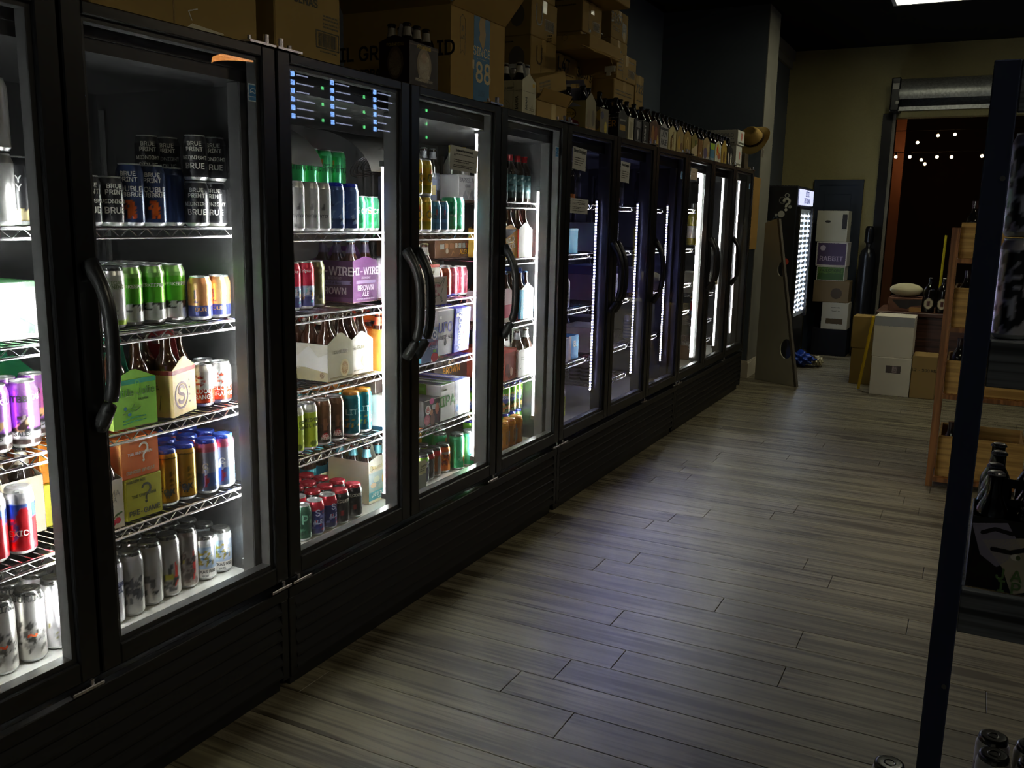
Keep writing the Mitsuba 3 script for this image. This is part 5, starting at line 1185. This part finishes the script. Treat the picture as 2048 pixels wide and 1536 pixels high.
def row(label, y, face, w=.13, d=.20, hf=.135, hs=.165, H=.225, art=(), sart=(), handle=None, xf=-.085, side=None, bot='top1', nb=(2, 3)):
    carrier(label, xf, y, ZTOP, w=w, d=d, hf=hf, hs=hs, H=H, face=face, side=side, handle=handle, art=art, sart=sart, bottles=bot, blabel='bottle in the ' + label.split(' bottle')[0] + ' carrier' + (' with ' + label.split(' with ')[1].split(',')[0] if label.startswith('black bottle') else ''), bgroup='bottles in carriers on the cooler tops', nb=nb)


row('desert print bottle carrier, foremost of the long row', 2.40, '#8d8264', w=.135, d=.23, hf=.150, hs=.19, H=.26, handle='#7d7f96', side='#9a8c60',
    sart=(rect(0, .23, .0, .14, '#a08e58'), disc(.13, .085, .048, '#5a4420', .032, ring=.006), disc(.13, .085, .042, '#b8983c', .027, .0007), txt('CACTUS', .016, .13, .078, '#5a4420', t=.001), disc(.14, .03, .055, '#8a3034', .03), rect(0, .23, .0, .012, '#7a2c30'), poly([(.02, .12), (.21, .12), (.16, .14), (.06, .14)], '#8d90a4'), txt('FOUR PEAKS', .011, .115, .143, '#6a5c3a')),
    art=(disc(.04, .06, .02, '#8a7a60', .05), disc(.1, .07, .018, '#6a6250', .04), rect(0, .135, 0, .02, '#b08a60')))
row('multicolour bottle carrier with white caps behind the desert one', 2.60, '#6c6450', w=.12, sart=(disc(.15, .1, .03, '#c8c4b4', .04), disc(.17, .05, .03, '#3a3a5c', .03), poly([(.1, .06), (.2, .13), (.2, 0)], '#b0943c')), art=(disc(.03, .1, .02, '#3a3a5c'), disc(.08, .04, .02, '#c8b44a', .03)))
row('black and grey bottle carrier left of the porter one', 2.745, '#2c2c30', w=.10, xf=-.22, sart=(txt('BREWERY', .012, .1, .11, '#8a8a8c'),), nb=(1, 3))
row('black bottle carrier with gold PORTER lettering', 2.875, '#1e1e1c', w=.135, sart=(txt('PORTER', .032, .10, .068, '#c08a2c'), txt('BREWERY', .012, .11, .122, '#cfcac0'), txt('BLACK BUTTE', .012, .10, .103, '#a8762a'), rect(0, .2, .115, .117, '#8a8a84'), rect(0, .2, .0, .055, '#232321')), art=(rect(.02, .11, .05, .08, '#a8842c'), rect(.02, .11, .10, .11, '#8a8a84')))
row('cream and white bottle carrier right of the porter one', 3.035, '#c4bfa4', w=.09, nb=(1, 3), art=(rect(.02, .07, .02, .11, '#a8a284'),))
row('black bottle carrier with grey panel print', 3.14, '#26252a', w=.125, sart=(rect(.13, .18, .07, .12, '#8a8a8c'), disc(.15, .035, .012, '#b4b2b4', .03)), art=(rect(.03, .10, .09, .125, '#7a7a7e'), disc(.06, .05, .012, '#a8a6a8', .03), rect(.02, .1, .01, .018, '#5a585e')))
row('black bottle carrier with white brush lettering', 3.28, '#1b1a1c', w=.12, art=(txt('COAST', .026, .06, .06, '#cfcccc', rot=1.57), lines(.02, .1, [.01], .008, '#8a888a', 6)))
row('red brown painted bottle carrier in the long row', 3.415, '#5a3a28', w=.19, art=(disc(.06, .07, .03, '#a0703c', .06), disc(.12, .08, .03, '#8a4a34', .05), disc(.15, .04, .02, '#c8a85c', .04), disc(.03, .03, .02, '#6a5a7c')))
row('grey white bottle carrier with tall dark letters', 3.62, '#a8a6a4', w=.16, art=(txt('LAZY', .034, .08, .08, '#4a484c'), txt('HAZE', .034, .08, .03, '#4a484c'), rect(0, .16, .12, .135, '#3a383c')), handle='#7aa0b0')
row('cream bottle carrier with gold stripes in the long row', 3.795, '#c4b884', w=.16, art=(disc(.06, .05, .02, '#7a5a2c', .05), rect(.1, .11, 0, .13, '#8a6a34'), disc(.08, .10, .012, '#4a3a1c')))
row('tan bottle carrier with lavender handle in the long row', 3.975, '#a8905c', w=.15, handle='#9a9cb8', hs=.18, art=(disc(.05, .07, .03, '#c8a44a', .045), disc(.11, .05, .025, '#7a5a3c')))
row('gold scroll bottle carrier in the long row', 4.145, '#a08444', w=.16, art=(disc(.08, .07, .035, '#c8ae6a', .055, ring=.012), disc(.04, .03, .02, '#7a6430')))
row('olive and cream bottle carrier in the long row', 4.325, '#8c7c3c', w=.15, art=(poly([(.0, .05), (.15, .10), (.15, .02), (0, 0)], '#cbb890'), disc(.1, .1, .02, '#5a6a2c')))
row('copper bottle carrier with a small white dot', 4.495, '#8a6234', w=.11, nb=(1, 3), art=(disc(.06, .04, .008, '#efe8d8'), rect(.095, .1, 0, .13, '#c8a06a')))
row('painted bottle carrier in violet and sand', 4.625, '#a08a60', w=.18, art=(disc(.06, .05, .05, '#6a5a74', .04), disc(.13, .09, .03, '#b8a878'), rect(0, .18, 0, .03, '#b4b0a4'), rect(.12, .126, 0, .13, '#c87a4a')))
row('blue and lime bottle carrier in the long row', 4.825, '#4a7a94', w=.12, art=(rect(0, .12, .09, .135, '#9ab83c'), rect(0, .12, 0, .03, '#7a8a94')))
row('white bottle carrier with a yellow and red swirl', 4.965, '#c8c4ac', w=.17, art=(disc(.06, .09, .028, '#c8382c', .035), disc(.075, .10, .045, '#d8c23c', .045, ring=.018), disc(.11, .055, .04, '#b8684a', .025), rect(0, .17, 0, .035, '#d4d0b8')))
row('gold bottle carrier with lavender gable top', 5.155, '#a88a3c', w=.16, handle='#9a9cb8', hs=.185, art=(disc(.08, .06, .03, '#6a4a2c', .045),))
row('black bottle carrier with white ovals, last of the long row', 5.335, '#17161a', w=.17, art=(disc(.045, .06, .022, '#c8c4b4', .045), disc(.125, .06, .022, '#c8c4b4', .045)))
WB = '#c9c7bb'
carton('white carton with faint lettering and a red leaf mark, lower of two by the hat', -.07, 5.565, ZTOP, .24, .195, .178, WB, name='cardboard_box', art=(disc(.12, .10, .022, '#c07a70', .034), lines(.02, .18, [.02], .014, '#6a685c', 5)), sart=(txt('TO', .03, .19, .10, '#8a887c'), lines(.06, .23, [.02], .014, '#6a685c', 6)))
carton('white carton with faint lettering and a red leaf mark, upper of two by the hat', -.06, 5.55, ZTOP + .1785, .33, .225, .118, WB, name='cardboard_box', art=(disc(.13, .07, .024, '#c07a70', .032), lines(.02, .2, [.012], .014, '#6a685c', 7)), sart=(txt('BURIGOLD', .030, .19, .062, '#8a8c8c'), lines(.12, .3, [.042], .010, '#8a8c8c', 8), lines(.08, .31, [.010], .012, '#6a685c', 9)))
# the straw hat leaning on the cartons
def hat():
    n, ps = 40, []
    a = np.arange(n) * 2 * PI / n
    def ring(rx, ry, z, wob=0): return np.stack([rx * np.cos(a), ry * np.sin(a), z + wob * np.cos(2 * a)], 1)
    brim = [ring(.092, .078, .0), ring(.120, .108, .002, .006), ring(.150, .135, .004, .018), ring(.152, .137, .0, .018), ring(.120, .107, -.003, .006), ring(.09, .076, -.004)]
    crown = [ring(.092, .078, .0), ring(.089, .075, .03), ring(.084, .070, .07), ring(.076, .062, .098), ring(.060, .046, .112), ring(.030, .016, .100), ring(.0, .0, .094)]
    out = []
    for rs, c in ((brim, S('#b59a5c')), (crown, S('#a88a4c'))):
        V = np.vstack(rs)
        i, j = np.meshgrid(np.arange(len(rs) - 1), np.arange(n), indexing='ij')
        q = np.stack([i * n + j, i * n + (j + 1) % n, (i + 1) * n + (j + 1) % n, (i + 1) * n + j], -1).reshape(-1, 4)
        out.append(paint((V, q), c))
    band = np.vstack([ring(.0935, .0795, .002), ring(.0915, .0775, .026)])
    i = np.arange(n)
    bq = np.stack([i, (i + 1) % n, n + (i + 1) % n, n + i], 1)
    return out[0], out[1], paint((band, bq), '#3a2a1c')


t = thing('straw_hat', 'straw hat with dark band resting against the white cartons at the cooler end', 'hat')
bm, cr, bd = hat()
HM = lambda p: move(move(p, ry=.0, rx=1.05), (-.035, 6.02, 2.16), rz=-.30)
put('brim', HM(bm), 'plain_board', t, smooth=True)
put('crown', HM(cr), 'plain_board', t, smooth=True)
put('band', HM(bd), 'plain_board', t, smooth=True)
put('tag', move(bx(-.008, .008, -.002, .002, -.07, 0, '#cfccc0'), (.045, 6.02, 2.08), rx=.1), 'printed_paper', t)
carton('dark brown small box standing under the straw hat', -.05, 5.80, ZTOP, .12, .13, .125, '#4a4030', name='cardboard_box')

# energy stickers and paper notes on the doors
def sticker(label, y, z, s=.036, hh=.046):
    t = thing('energy_sticker', label, 'sticker')
    put('backing', bx(-.0148, -.0140, y, y + s, z, z + hh, '#c8d8e4'), 'printed_paper', t)
    a = np.linspace(.2, 2.9, 12)
    art = join(rect(.003, s - .003, hh * .30, hh * .93, '#2f78b4'), rect(.003, s - .003, hh * .06, hh * .26, '#4a8cc4'), stroke([(s * .5 + s * .33 * math.cos(q), hh * .5 + s * .30 * math.sin(q)) for q in a], .002, '#d4e4f0', .0006), stroke([(s * .18, hh * .5), (s * .4, hh * .56), (s * .62, hh * .48), (s * .84, hh * .54)], .0022, '#d4e4f0', .0006))
    put('print', on_x(art, -.0139, y, z), 'printed_paper', t)


sticker('blue energy sticker on the glass of the second bay from the left', -.096, 1.746)
sticker('blue energy sticker on the right door glass of the second cooler', 1.886, 1.735)
sticker('blue energy sticker on the right door glass of the third cooler', 3.872, 1.73)
sticker('blue energy sticker on the right door glass of the farthest cooler', 5.86, 1.74)


def note(label, y, z, w, h, head, rot, body, x=-.0135, col='#bdbcb4', hs=.014, name='paper_note'):
    t = thing(name, label, 'paper')
    ny, nz = 9, 9
    u, v = np.meshgrid(np.linspace(0, w, ny), np.linspace(0, h, nz))
    bulge = .004 * np.sin(u / w * PI) * np.sin(v / h * PI) + .006 * np.maximum(0, (u / w + v / h) - 1.5)
    c, s = math.cos(rot), math.sin(rot)
    L = lambda p: (np.stack([p[0][:, 2] + x + .0006 + .004 * np.sin(np.clip(p[0][:, 0] / w, 0, 1) * PI) * np.sin(np.clip(p[0][:, 1] / h, 0, 1) * PI) + .006 * np.maximum(0, p[0][:, 0] / w + p[0][:, 1] / h - 1.5), y + c * p[0][:, 0] - s * p[0][:, 1], z + s * p[0][:, 0] + c * p[0][:, 1]], 1), p[1], p[2])
    V = np.stack([u.ravel(), v.ravel(), np.full(u.size, -.0006)], 1)
    i, j = np.meshgrid(np.arange(nz - 1), np.arange(ny - 1), indexing='ij')
    q = np.stack([i * ny + j, i * ny + j + 1, (i + 1) * ny + j + 1, (i + 1) * ny + j], -1).reshape(-1, 4)
    put('sheet', L(paint((V, q), col)), 'printed_paper', t)
    pr = [txt(head, hs, w / 2, h * .84 - hs * .5, '#2c2c2a')] if head else []
    for k, (yy, frac) in enumerate(body):
        pr.append(lines(w * .12, w * (.12 + .76 * frac), [h * yy], h * .035, '#4a4a48', k + 3))
    if pr:
        put('print', L(join(*pr)), 'printed_paper', t)


note('curled white notice taped on the middle door of the second cooler', .945, 1.628, .205, .088, 'Trying to find Bottle beer?', .02 - .06, [(.66, .95), (.60, .1), (.42, 1), (.34, .7), (.2, 1), (.13, .9)], hs=.0075)
note('white notice headed Beer Singles, upper of two on the third cooler left door', 2.085, 1.695, .165, .105, 'Beer Singles!', -.04, [(.5, .9), (.4, .9), (.3, .8), (.2, .6)], hs=.017)
note('white notice in small print, lower of two on the third cooler left door', 2.07, 1.485, .225, .072, '', -.02, [(.85, .9), (.7, .95), (.6, .9), (.4, .9), (.3, .5), (.15, .9)])
note('white notice headed Beer Singles on the third cooler middle door', 2.745, 1.663, .140, .110, 'Beer Singles', -.03, [(.5, .9), (.4, .9), (.3, .8), (.2, .6)], hs=.013)
note('small cream note at the top of the farthest cooler left door', 4.10, 1.738, .155, .075, '', -.01, [(.6, .6), (.3, .5)], col='#cbb8a0')
note('small buff card stuck by the handle of the farthest cooler', 4.795, .985, .145, .10, '', 0.0, [(.8, .9), (.65, .9), (.5, .8), (.3, .9)], col='#b0a890', x=.001)
note('tiny grey tag higher by the handle of the farthest cooler', 4.80, 1.215, .12, .05, '', 0.0, [(.6, .6)], col='#8d8d80', x=.001)
# folded cardboard hung beside the last cooler
t = thing('folded_cardboard', 'long folded brown cardboard leaning upright at the end of the coolers', 'cardboard')
put('sheet', join(bx(-.09, -.078, 6.03, 6.30, 1.26, 1.90, '#9a7a44', .003), bx(-.075, -.06, 6.22, 6.52, 1.22, 1.86, '#8a6a38', .003)), 'plain_board', t)
put('strap', tube([(-.06, 6.0, 1.92), (-.055, 6.05, 1.90), (-.052, 6.06, 1.6), (-.055, 6.08, 1.28)], .009, '#8a7040', 8), 'plain_board', t)
# ------------------------------------------------------------------ the far end of the aisle
def wbox(name, label, x0, x1, y0, y1, z0, z1, c, art=(), tape=None, group=None):
    t = thing(name, label, 'box', group)
    put('body', bx(x0, x1, y0, y1, z0, z1 - .0008, c, .004), 'plain_board', t)
    if art:
        put('print', on_ny(join(*art), x0, y0 - .0005, z0), 'printed_paper', t)
    if tape:
        put('tape', bx(x0 + .002, x1 - .002, y0 - .001, y0, z1 - tape, z1 - .004, '#8d8c8a'), 'glossy_plastic', t)


wbox('cardboard_box', 'white carton with a grey upper band, upper of two on the floor', 1.03, 1.35, 6.37, 6.70, .335, .69, '#c8c3b0', tape=.085)
wbox('cardboard_box', 'white carton with a small dark picture label, lower of two on the floor', 1.035, 1.355, 6.36, 6.70, 0, .335, '#c8c3b0', (rect(.12, .24, .20, .265, '#4a403c'), rect(.17, .21, .205, .26, '#9a8a88')))
wbox('cardboard_box', 'brown carton printed 12 - 500 ML beside the white cartons', 1.36, 1.555, 6.37, 6.66, 0, .37, '#8d7448', (txt('12 - 500 ML', .024, .10, .235, '#33291a'),))
wbox('cardboard_box', 'brown carton with open top, upper of two left of the white cartons', .80, 1.0, 6.84, 7.1, .335, .63, '#8d7440')
wbox('cardboard_box', 'brown carton, lower of two left of the white cartons', .81, 1.01, 6.84, 7.12, 0, .335, '#8d7440')
tag(put('yellow_rod', tube([(.93, 6.52, .012), (1.02, 6.345, .68)], .014, '#d8b420', 6), 'glossy_plastic'), 'yellow straight rod leaning on the white cartons', 'rod')
tag(put('yellow_rod', tube([(1.483, 7.3, .70), (1.492, 7.3, 1.38)], .012, '#a89a24', 6), 'glossy_plastic'), 'thin yellow rod standing on the dark table behind the bottles', 'rod')
t = thing('table', 'dark red brown wooden table behind the white cartons', 'table')
put('top', bx(1.0, 1.9, 6.74, 7.5, .665, .70, b=.004), 'table_wood', t)
put('panel', bx(1.02, 1.88, 6.78, 6.80, 0, .665), 'table_wood', t)
for xx in (1.03, 1.83):
    for yy in (6.82, 7.42):
        put('leg', bx(xx, xx + .05, yy, yy + .05, 0, .665), 'table_wood', t)
wbox('cardboard_box', 'open carton with a bottle picture on the dark table', 1.085, 1.365, 6.85, 7.15, .7008, .82, '#6a4a3c', (poly([(.03, .10), (.10, .03), (.16, .02), (.2, .05), (.28, .06), (.28, .11)], '#1c1512'), rect(.18, .28, 0, .04, '#a0743c')))
tag(put('packing_cloth', move(paint(trimesh.creation.icosphere(3, .5), '#c4bb98'), (1.22, 7.0, .885), s=(.28, .26, .12)), 'plain_board', smooth=True), 'cream packing paper bulging out of the carton on the table', 'paper')
bottle_kind('jug', h=.31, r=.05, glass='#0c0908', cap='#a8a49a', label_=blobs(banded((0, '#0c0908')), '#b8ac90', [(-1.57, .5, .8, .45), (-1.57, .5, .3, .25, '#4a2420')]), zl=(.03, .13), key_='growler')
for i, xx in enumerate((1.42, 1.53)):
    place('jug', xx, 6.88, .7008, 0, f'dark bottle with a round pale label on the table, {ORD[i]} from left')
# leaning board, sticker cooler, stacked cartons, gas bottle
t = thing('leaning_board', 'tall white tapered board with cut-outs standing past the coolers', 'board')
pg = Polygon([(0, 0), (.46, 0), (.13, 1.50), (0, 1.46)]).difference(affinity.scale(Point(.225, 1.05).buffer(1), .05, .07)).difference(affinity.scale(Point(.34, .33).buffer(1), .07, .09))
v = prism(pg, .014, '#a9a592')
DB = lambda p: move((np.stack([p[0][:, 0], p[0][:, 2], p[0][:, 1]], 1), p[1], p[2]), (-.002, 6.565, 0.001), rz=-.50)
put('panel', DB(v), 'plain_board', t)
put('edge', DB(prism(Polygon([(.46, 0), (.485, 0), (.152, 1.5), (.13, 1.5)]), .03, '#5c564c')), 'plain_board', t)
t = thing('sticker_cooler', 'small black cooler covered in stickers with a lit sign and light rows', 'display cooler')
put('cabinet', bx(-.33, .17, 7.14, 8.0, 0, 1.82, b=.01), 'cooler_black', t)
rs, ps = random.Random(5), []
for i in range(34):
    ps.append(disc(rs.uniform(.05, .46), rs.uniform(.75, 1.75), rs.uniform(.012, .035), rs.choice(['#9a988e', '#77756c', '#5c5a54', '#8a8a84', '#a03a2c', '#3a4a5a']), ring=rs.choice([None, None, .008])))
ps += [txt('?', .12, .40, 1.58, '#a8a69a'), txt('CACULASKY', .035, .33, 1.05, '#b4b2a8', rot=1.57), txt('EE', .03, .2, 1.2, '#a8a69a')]
put('stickers', on_ny(join(*ps), -.33, 7.1395, 0), 'printed_paper', t)
put('door', join(bx(.17, .20, 7.15, 7.22, .5, 1.62), bx(.17, .20, 7.92, 7.99, .5, 1.62)), 'frame_black', t)
put('sign', bx(.172, .19, 7.2, 7.95, 1.64, 1.79), {'type': 'diffuse'}, t, emitter=glow([.62, .66, 1.0]))
put('sign_lettering', on_x(join(txt('SIL DI', .05, .375, .085, '#2a3a80'), txt('ROTOLAN', .05, .375, .02, '#2a3a80')), .1905, 7.2, 1.64), 'printed_paper', t)
put('painted_glow', bx(.172, .176, 7.24, 7.92, .53, 1.6, '#b8c4d0'), 'glossy_plastic', t)  # added pale panel; its bright colour stands in for the glow inside
put('light_rows', join(*[bx(.18, .19, 7.3 + .24 * j, 7.36 + .24 * j, .58 + i * .05, .598 + i * .05) for i in range(20) for j in range(3)]), {'type': 'diffuse'}, t, emitter=glow([5.5, 6.2, 7.5]))
for i, (lb, x0, x1, z0, z1, c, art) in enumerate((('black plastic crate under the stack of cartons', .18, .56, 0, .30, '#15161c', ()), ('white carton with a brown label strip in the stack', .27, .55, .30, .60, '#b0ab9c', (rect(.05, .23, .06, .12, '#4a3c28'), lines(.1, .2, [.2, .24], .01, '#77736a', 3))), ('dirty brown carton in the stack', .16, .54, .60, .84, '#77664c', (disc(.25, .1, .06, '#4a3c2c'),)), ('green printed carton in the stack', .18, .48, .84, 1.0, '#bdbab0', (rect(.01, .29, .01, .15, '#3a5a2c'), rect(.02, .28, .08, .145, '#6a8a3c'), txt('HOLOCONI', .03, .15, .10, '#22331c'))), ('purple printed carton in the stack', .16, .49, 1.0, 1.27, '#bdb8b4', (rect(.015, .315, .015, .255, '#4a3a5a'), disc(.07, .2, .03, '#b4a8b8'), txt('RABBIT', .05, .165, .06, '#a898b0'))), ('white carton with a hand hole topping the stack', .14, .47, 1.27, 1.61, '#b8b5a4', (disc(.12, .22, .03, '#33312c', .014), rect(.27, .32, .14, .3, '#2c2a28'))))):
    wbox('cardboard_box' if i else 'crate', lb, x0, x1, 8.62, 8.9, z0 + (.0005 if i else 0), z1, c, art)
cy = [(.0, .0), (.085, .0), (.09, .01), (.09, 1.10), (.07, 1.18), (.03, 1.22), (.03, 1.26)]
tag(put('gas_cylinder', move(lathe([(cy, '#15171a'), ([(.03, 1.26), (.048, 1.28), (.048, 1.42), (.03, 1.45), (0, 1.45)], '#101113')], 24), (.69, 8.75, 0)), 'glossy_plastic', smooth=True), 'tall black gas cylinder standing against the olive wall', 'gas cylinder')
for i, (x, y, c, lb) in enumerate(((.22, 7.62, '#1f3a8a', 'crumpled blue plastic bag on the floor by the board'), (.40, 7.70, '#b4aa84', 'cream crumpled paper at the end of the blue bag'))):
    b = trimesh.creation.icosphere(3, 1.0)
    vv = np.array(b.vertices)
    vv *= (1 + .35 * np.sin(9 * vv[:, :1] + 4 * vv[:, 1:2]) * np.cos(7 * vv[:, 2:3] + i))
    tag(put('plastic_bag' if not i else 'crumpled_paper', paint((vv * ([.15, .12, .07] if not i else [.05, .05, .05]) + [x, y, .085 if not i else .06], np.array(b.faces)), c), 'glossy_plastic', smooth=True), lb, 'bag' if not i else 'paper')
# shutter hood over the opening, its jamb, and the dark hall with bulbs
t = thing('roller_shutter', 'galvanised roller shutter hood over the wide opening in the olive wall', 'roller shutter')
a = np.linspace(-.4, 4.2, 16)
put('hood', paint((np.vstack([np.stack([np.full(16, xx), 8.84 - .16 * np.cos(a), 2.84 + .16 * np.sin(a)], 1) for xx in (.86, 3.1)]), np.array([[i, i + 1, 17 + i, 16 + i] for i in range(15)])), 128), 'galvanised', t, smooth=True)
put('end_plate', bx(.78, .87, 8.68, 9.0, 2.66, 3.0, b=.01), 'frame_black', t)
put('label', on_ny(join(rect(0, .06, .2, .26, '#a8a698'), rect(.04, .07, .05, .08, '#a8a698')), .795, 8.679, 2.68), 'printed_paper', t)
put('rail', bx(.78, 3.1, 8.70, 8.73, 2.66, 2.70), 'galvanised', t)
put('jamb', bx(.70, .80, 8.93, 8.995, 0, 2.66), 'frame_black', t)
put('guide', bx(.80, .83, 8.95, 9.0, 0, 2.66), 'trim_paint', t)
struct('wall_hall', join(bx(.3, .4, 9.15, 14, 0, 3.4), bx(.3, 6.2, 14, 14.1, 0, 3.4), bx(6.2, 6.3, 9.15, 14, 0, 3.4), bx(.3, 6.2, 9.15, 14, 3.4, 3.5)), 'paint_brown', 'dark brown hall seen through the shutter opening')
struct('floor_hall', bx(.3, 6.2, 9.35, 14, -.03, -.006, [.03, .025, .018]), 'plain_board', 'dark floor of the hall')
tag(put('hall_post', bx(.55, .68, 12.5, 12.6, 0, 3.38, '#8a5f48'), 'plain_board'), 'pale brown post inside the dark hall', 'post')
for i, (x, z) in enumerate(((.62, 2.41), (.80, 2.407), (.95, 2.365), (1.0, 2.31), (1.144, 2.403), (1.325, 2.40), (1.695, 2.409), (.88, 2.60), (1.13, 2.689), (1.339, 2.698))):
    t = thing('string_bulb', f'warm glowing string bulb in the dark hall, {("first", "second", "third", "fourth", "fifth", "sixth", "seventh", "eighth", "ninth", "tenth")[i]} listed from the lower left', 'bulb', 'string bulbs in the hall')
    put('bulb', move(paint(trimesh.creation.icosphere(2, .021), 255), (x, 12, z)), {'type': 'diffuse'}, t, emitter=glow(BULB))
    put('socket', bx(x - .012, x + .012, 11.99, 12.01, z + .022, z + .06, 20), 'glossy_plastic', t)
for z, lb in ((2.47, 'lower'), (2.76, 'upper')):
    tag(put('string_wire', tube([(.42, 12, z), (3, 12, z + .01)], .006, 25, 6), 'glossy_plastic'), f'{lb} wire that the hall bulbs hang from', 'wire')
# lit menu screens, lamp and neon across the shop, mirrored in the cooler glass
for i, (y0, y1) in enumerate(((4.76, 5.28), (5.34, 5.95), (6.05, 7.15))):
    t = thing('menu_screen', f'lit menu screen across the shop, {ORD[i]} of three', 'screen')
    put('panel', bx(4.0, 4.05, y0, y1, 2.28, 2.86), 'frame_black', t)
    put('blue_rows', join(*[bx(3.992, 3.998, y0 + .02, y0 + .07, 2.33 + .075 * k, 2.375 + .075 * k) for k in range(7)]), {'type': 'diffuse'}, t, emitter=glow([1.6, 3.2, 7.5]))
    put('text_rows', join(*[bx(3.992, 3.998, y0 + .1, y0 + .1 + rs.uniform(.1, .3), 2.345 + .075 * k, 2.356 + .075 * k) for k in range(7)]), {'type': 'diffuse'}, t, emitter=glow([1.4, 1.6, 2.4]))
    put('green_dots', join(*[bx(3.992, 3.998, y1 - .06, y1 - .03, 2.34 + .15 * k, 2.37 + .15 * k) for k in range(3)]), {'type': 'diffuse'}, t, emitter=glow([.6, 4.0, 1.2]))
t = thing('pendant_lamp', 'orange lit pendant shade across the shop', 'lamp')
put('shade', move(lathe([([(.23, 0), (.22, .05), (.12, .09), (.0, .1)], '#c07030')], 24), (4.0, 4.13, 2.70)), {'type': 'diffuse'}, t, emitter=glow([5.5, 2.0, .5]))
put('cord', tube([(4, 4.13, 2.8), (4, 4.13, CEIL)], .005, 20, 6), 'glossy_plastic', t)

# ------------------------------------------------------------------ wine rack and the end shelf at the right
t = thing('wine_rack', 'brown wooden wine rack with stepped ledges', 'rack')
for xx in (1.625, 2.3):
    for yy in (3.50, 3.95):
        put('leg', bx(xx, xx + .035, yy, yy + .035, 0, 1.452), 'rack_wood', t)
for z in (.03, .51, .885, 1.262):
    put('ledge', bx(1.662, 2.3, 3.50, 3.985, z, z + .024), 'rack_wood', t)
for i, (z, h) in enumerate(((.055, .235), (.535, .187), (.91, .217), (1.287, .193))):
    k = thing('wine_crate', f'pale wooden wine crate on the {ORD[i]} ledge of the rack from below', 'crate')
    put('body', join(bx(1.668, 2.1, 3.55, 3.56, z, z + h), bx(1.668, 2.1, 3.94, 3.95, z, z + h), bx(1.668, 1.678, 3.56, 3.94, z, z + h), bx(2.09, 2.1, 3.56, 3.94, z, z + h), bx(1.678, 2.09, 3.56, 3.94, z, z + .01)), 'crate_wood', k)
    place('darkwine2', 1.725, 3.61, z + .012, 0, f'dark wine bottle in the crate on the {ORD[i]} ledge from below') if 'darkwine2' in KIND else (bottle_kind('darkwine2', h=.30, r=.037, glass='#0d0b0a', foil='#2a1a18', wine=True, key_='wine_bottle'), place('darkwine2', 1.725, 3.61, z + .012, 0, f'dark wine bottle in the crate on the {ORD[i]} ledge from below'))
t = thing('end_shelf', 'grey wood shelf stand with a navy post at the right', 'shelf')
put('post', bx(1.748, 1.792, -.12, -.10, 0, 1.745, b=.002), 'navy_paint', t)
put('post', bx(2.9, 2.944, -.12, -.10, 0, 1.745, b=.002), 'navy_paint', t)
for z in (.15, 1.24):
    put('screw', move(tube([(1.782, -.121, z), (1.782, -.1195, z)], .005, 90, 8), (0, 0, .4 if z < 1 else .3)), 'glossy_plastic', t)
for z0, z1 in ((1.655, 1.745), (1.16, 1.247), (.67, .76)):
    put('fascia', bx(1.7925, 2.9, -.12, -.101, z0, z1, b=.002), 'grey_wood', t)
    put('deck', bx(1.76, 2.9, -.0995, .45, z1 - .02, z1), 'grey_wood', t)
can_kind('silverblack', .187, .033, scatter_art(banded((0, '#b8b6c4')), ['#16161a', '#26262c'], .05, .95, 40, 97, -1.2, 1.6, .4))
for j in range(2):
    for i in range(4):
        place('silverblack', 1.825 + i * .068, -.06, 1.2475 + j * .189, -1.6, f'silver and black tall can on the end shelf, {("lower", "upper")[j]} tier, {ORD[i]} from left', 'silver and black cans on the end shelf')
bottle_kind('shelfb', h=.229, glass='#060505', cap='#8a8a90')
JD = (poly([(.0, .13), (.06, .14), (.09, .09), (.05, .05), (.02, .07)], '#8a86a0'), poly([(.02, .1), (.09, .115), (.13, .02), (.08, 0), (.06, .05)], '#a8a294'), poly([(.09, .12), (.15, .13), (.19, .0), (.13, .0)], '#6a6280'), stroke([(.04, .085), (.07, .083), (.10, .095)], .009, '#121016', .0008), disc(.08, .075, .009, '#d0cfc8', .006, .0009), disc(.084, .075, .004, '#4a5c3c', .005, .001), stroke([(.02, .115), (.04, .125), (.07, .12)], .008, '#15121a', .0008), txt('J A D E', .022, .10, .027, '#5a7a4a', t=.0012), txt('I P A', .022, .09, -.001 + .004, '#5a7a4a', t=.0012))
carrier('black bottle carrier with a painted face and green JADE IPA letters on the end shelf', 1.995, -.105, .7605, w=.13, d=.197, hf=.145, hs=.16, H=.21, face='#141318', sart=JD, bottles='shelfb', blabel='black bottle in the JADE IPA carrier', bgroup='bottles in the JADE IPA carrier')
for i in range(6):
    place('shelfb', 1.84 + (i % 3) * .07, .12 + (i // 3) * .08, .7605, 0, f'black bottle behind the JADE IPA carrier, {ORD[i]} of six', 'bottles behind the JADE IPA carrier')
can_kind('floorcan', H12, R0, scatter_art(banded((0, '#8a7a6c'), (.6, '#cfccc4')), ['#6a3a2c', '#3a4a7a'], .1, .6, 14, 99), cap='#121213')
def tower(xs, ys, label):
    n = 0
    for x in xs:
        for y in ys:
            for k in range(3):
                place('floorcan', x, y, .001 + k * .1275, -1.6, f'{label}, {ORD[n % 7]} column, {("bottom", "middle", "top")[k]} tier', label + 's')
            n += 1


tower((1.70,), (-.16, -.235), 'black capped white can left of the navy post')
tower((1.89, 1.962), (-.02, .055), 'black capped white can under the end shelf')
PAL_BUFFER = mi.Float(np.array(PAL, float).ravel())
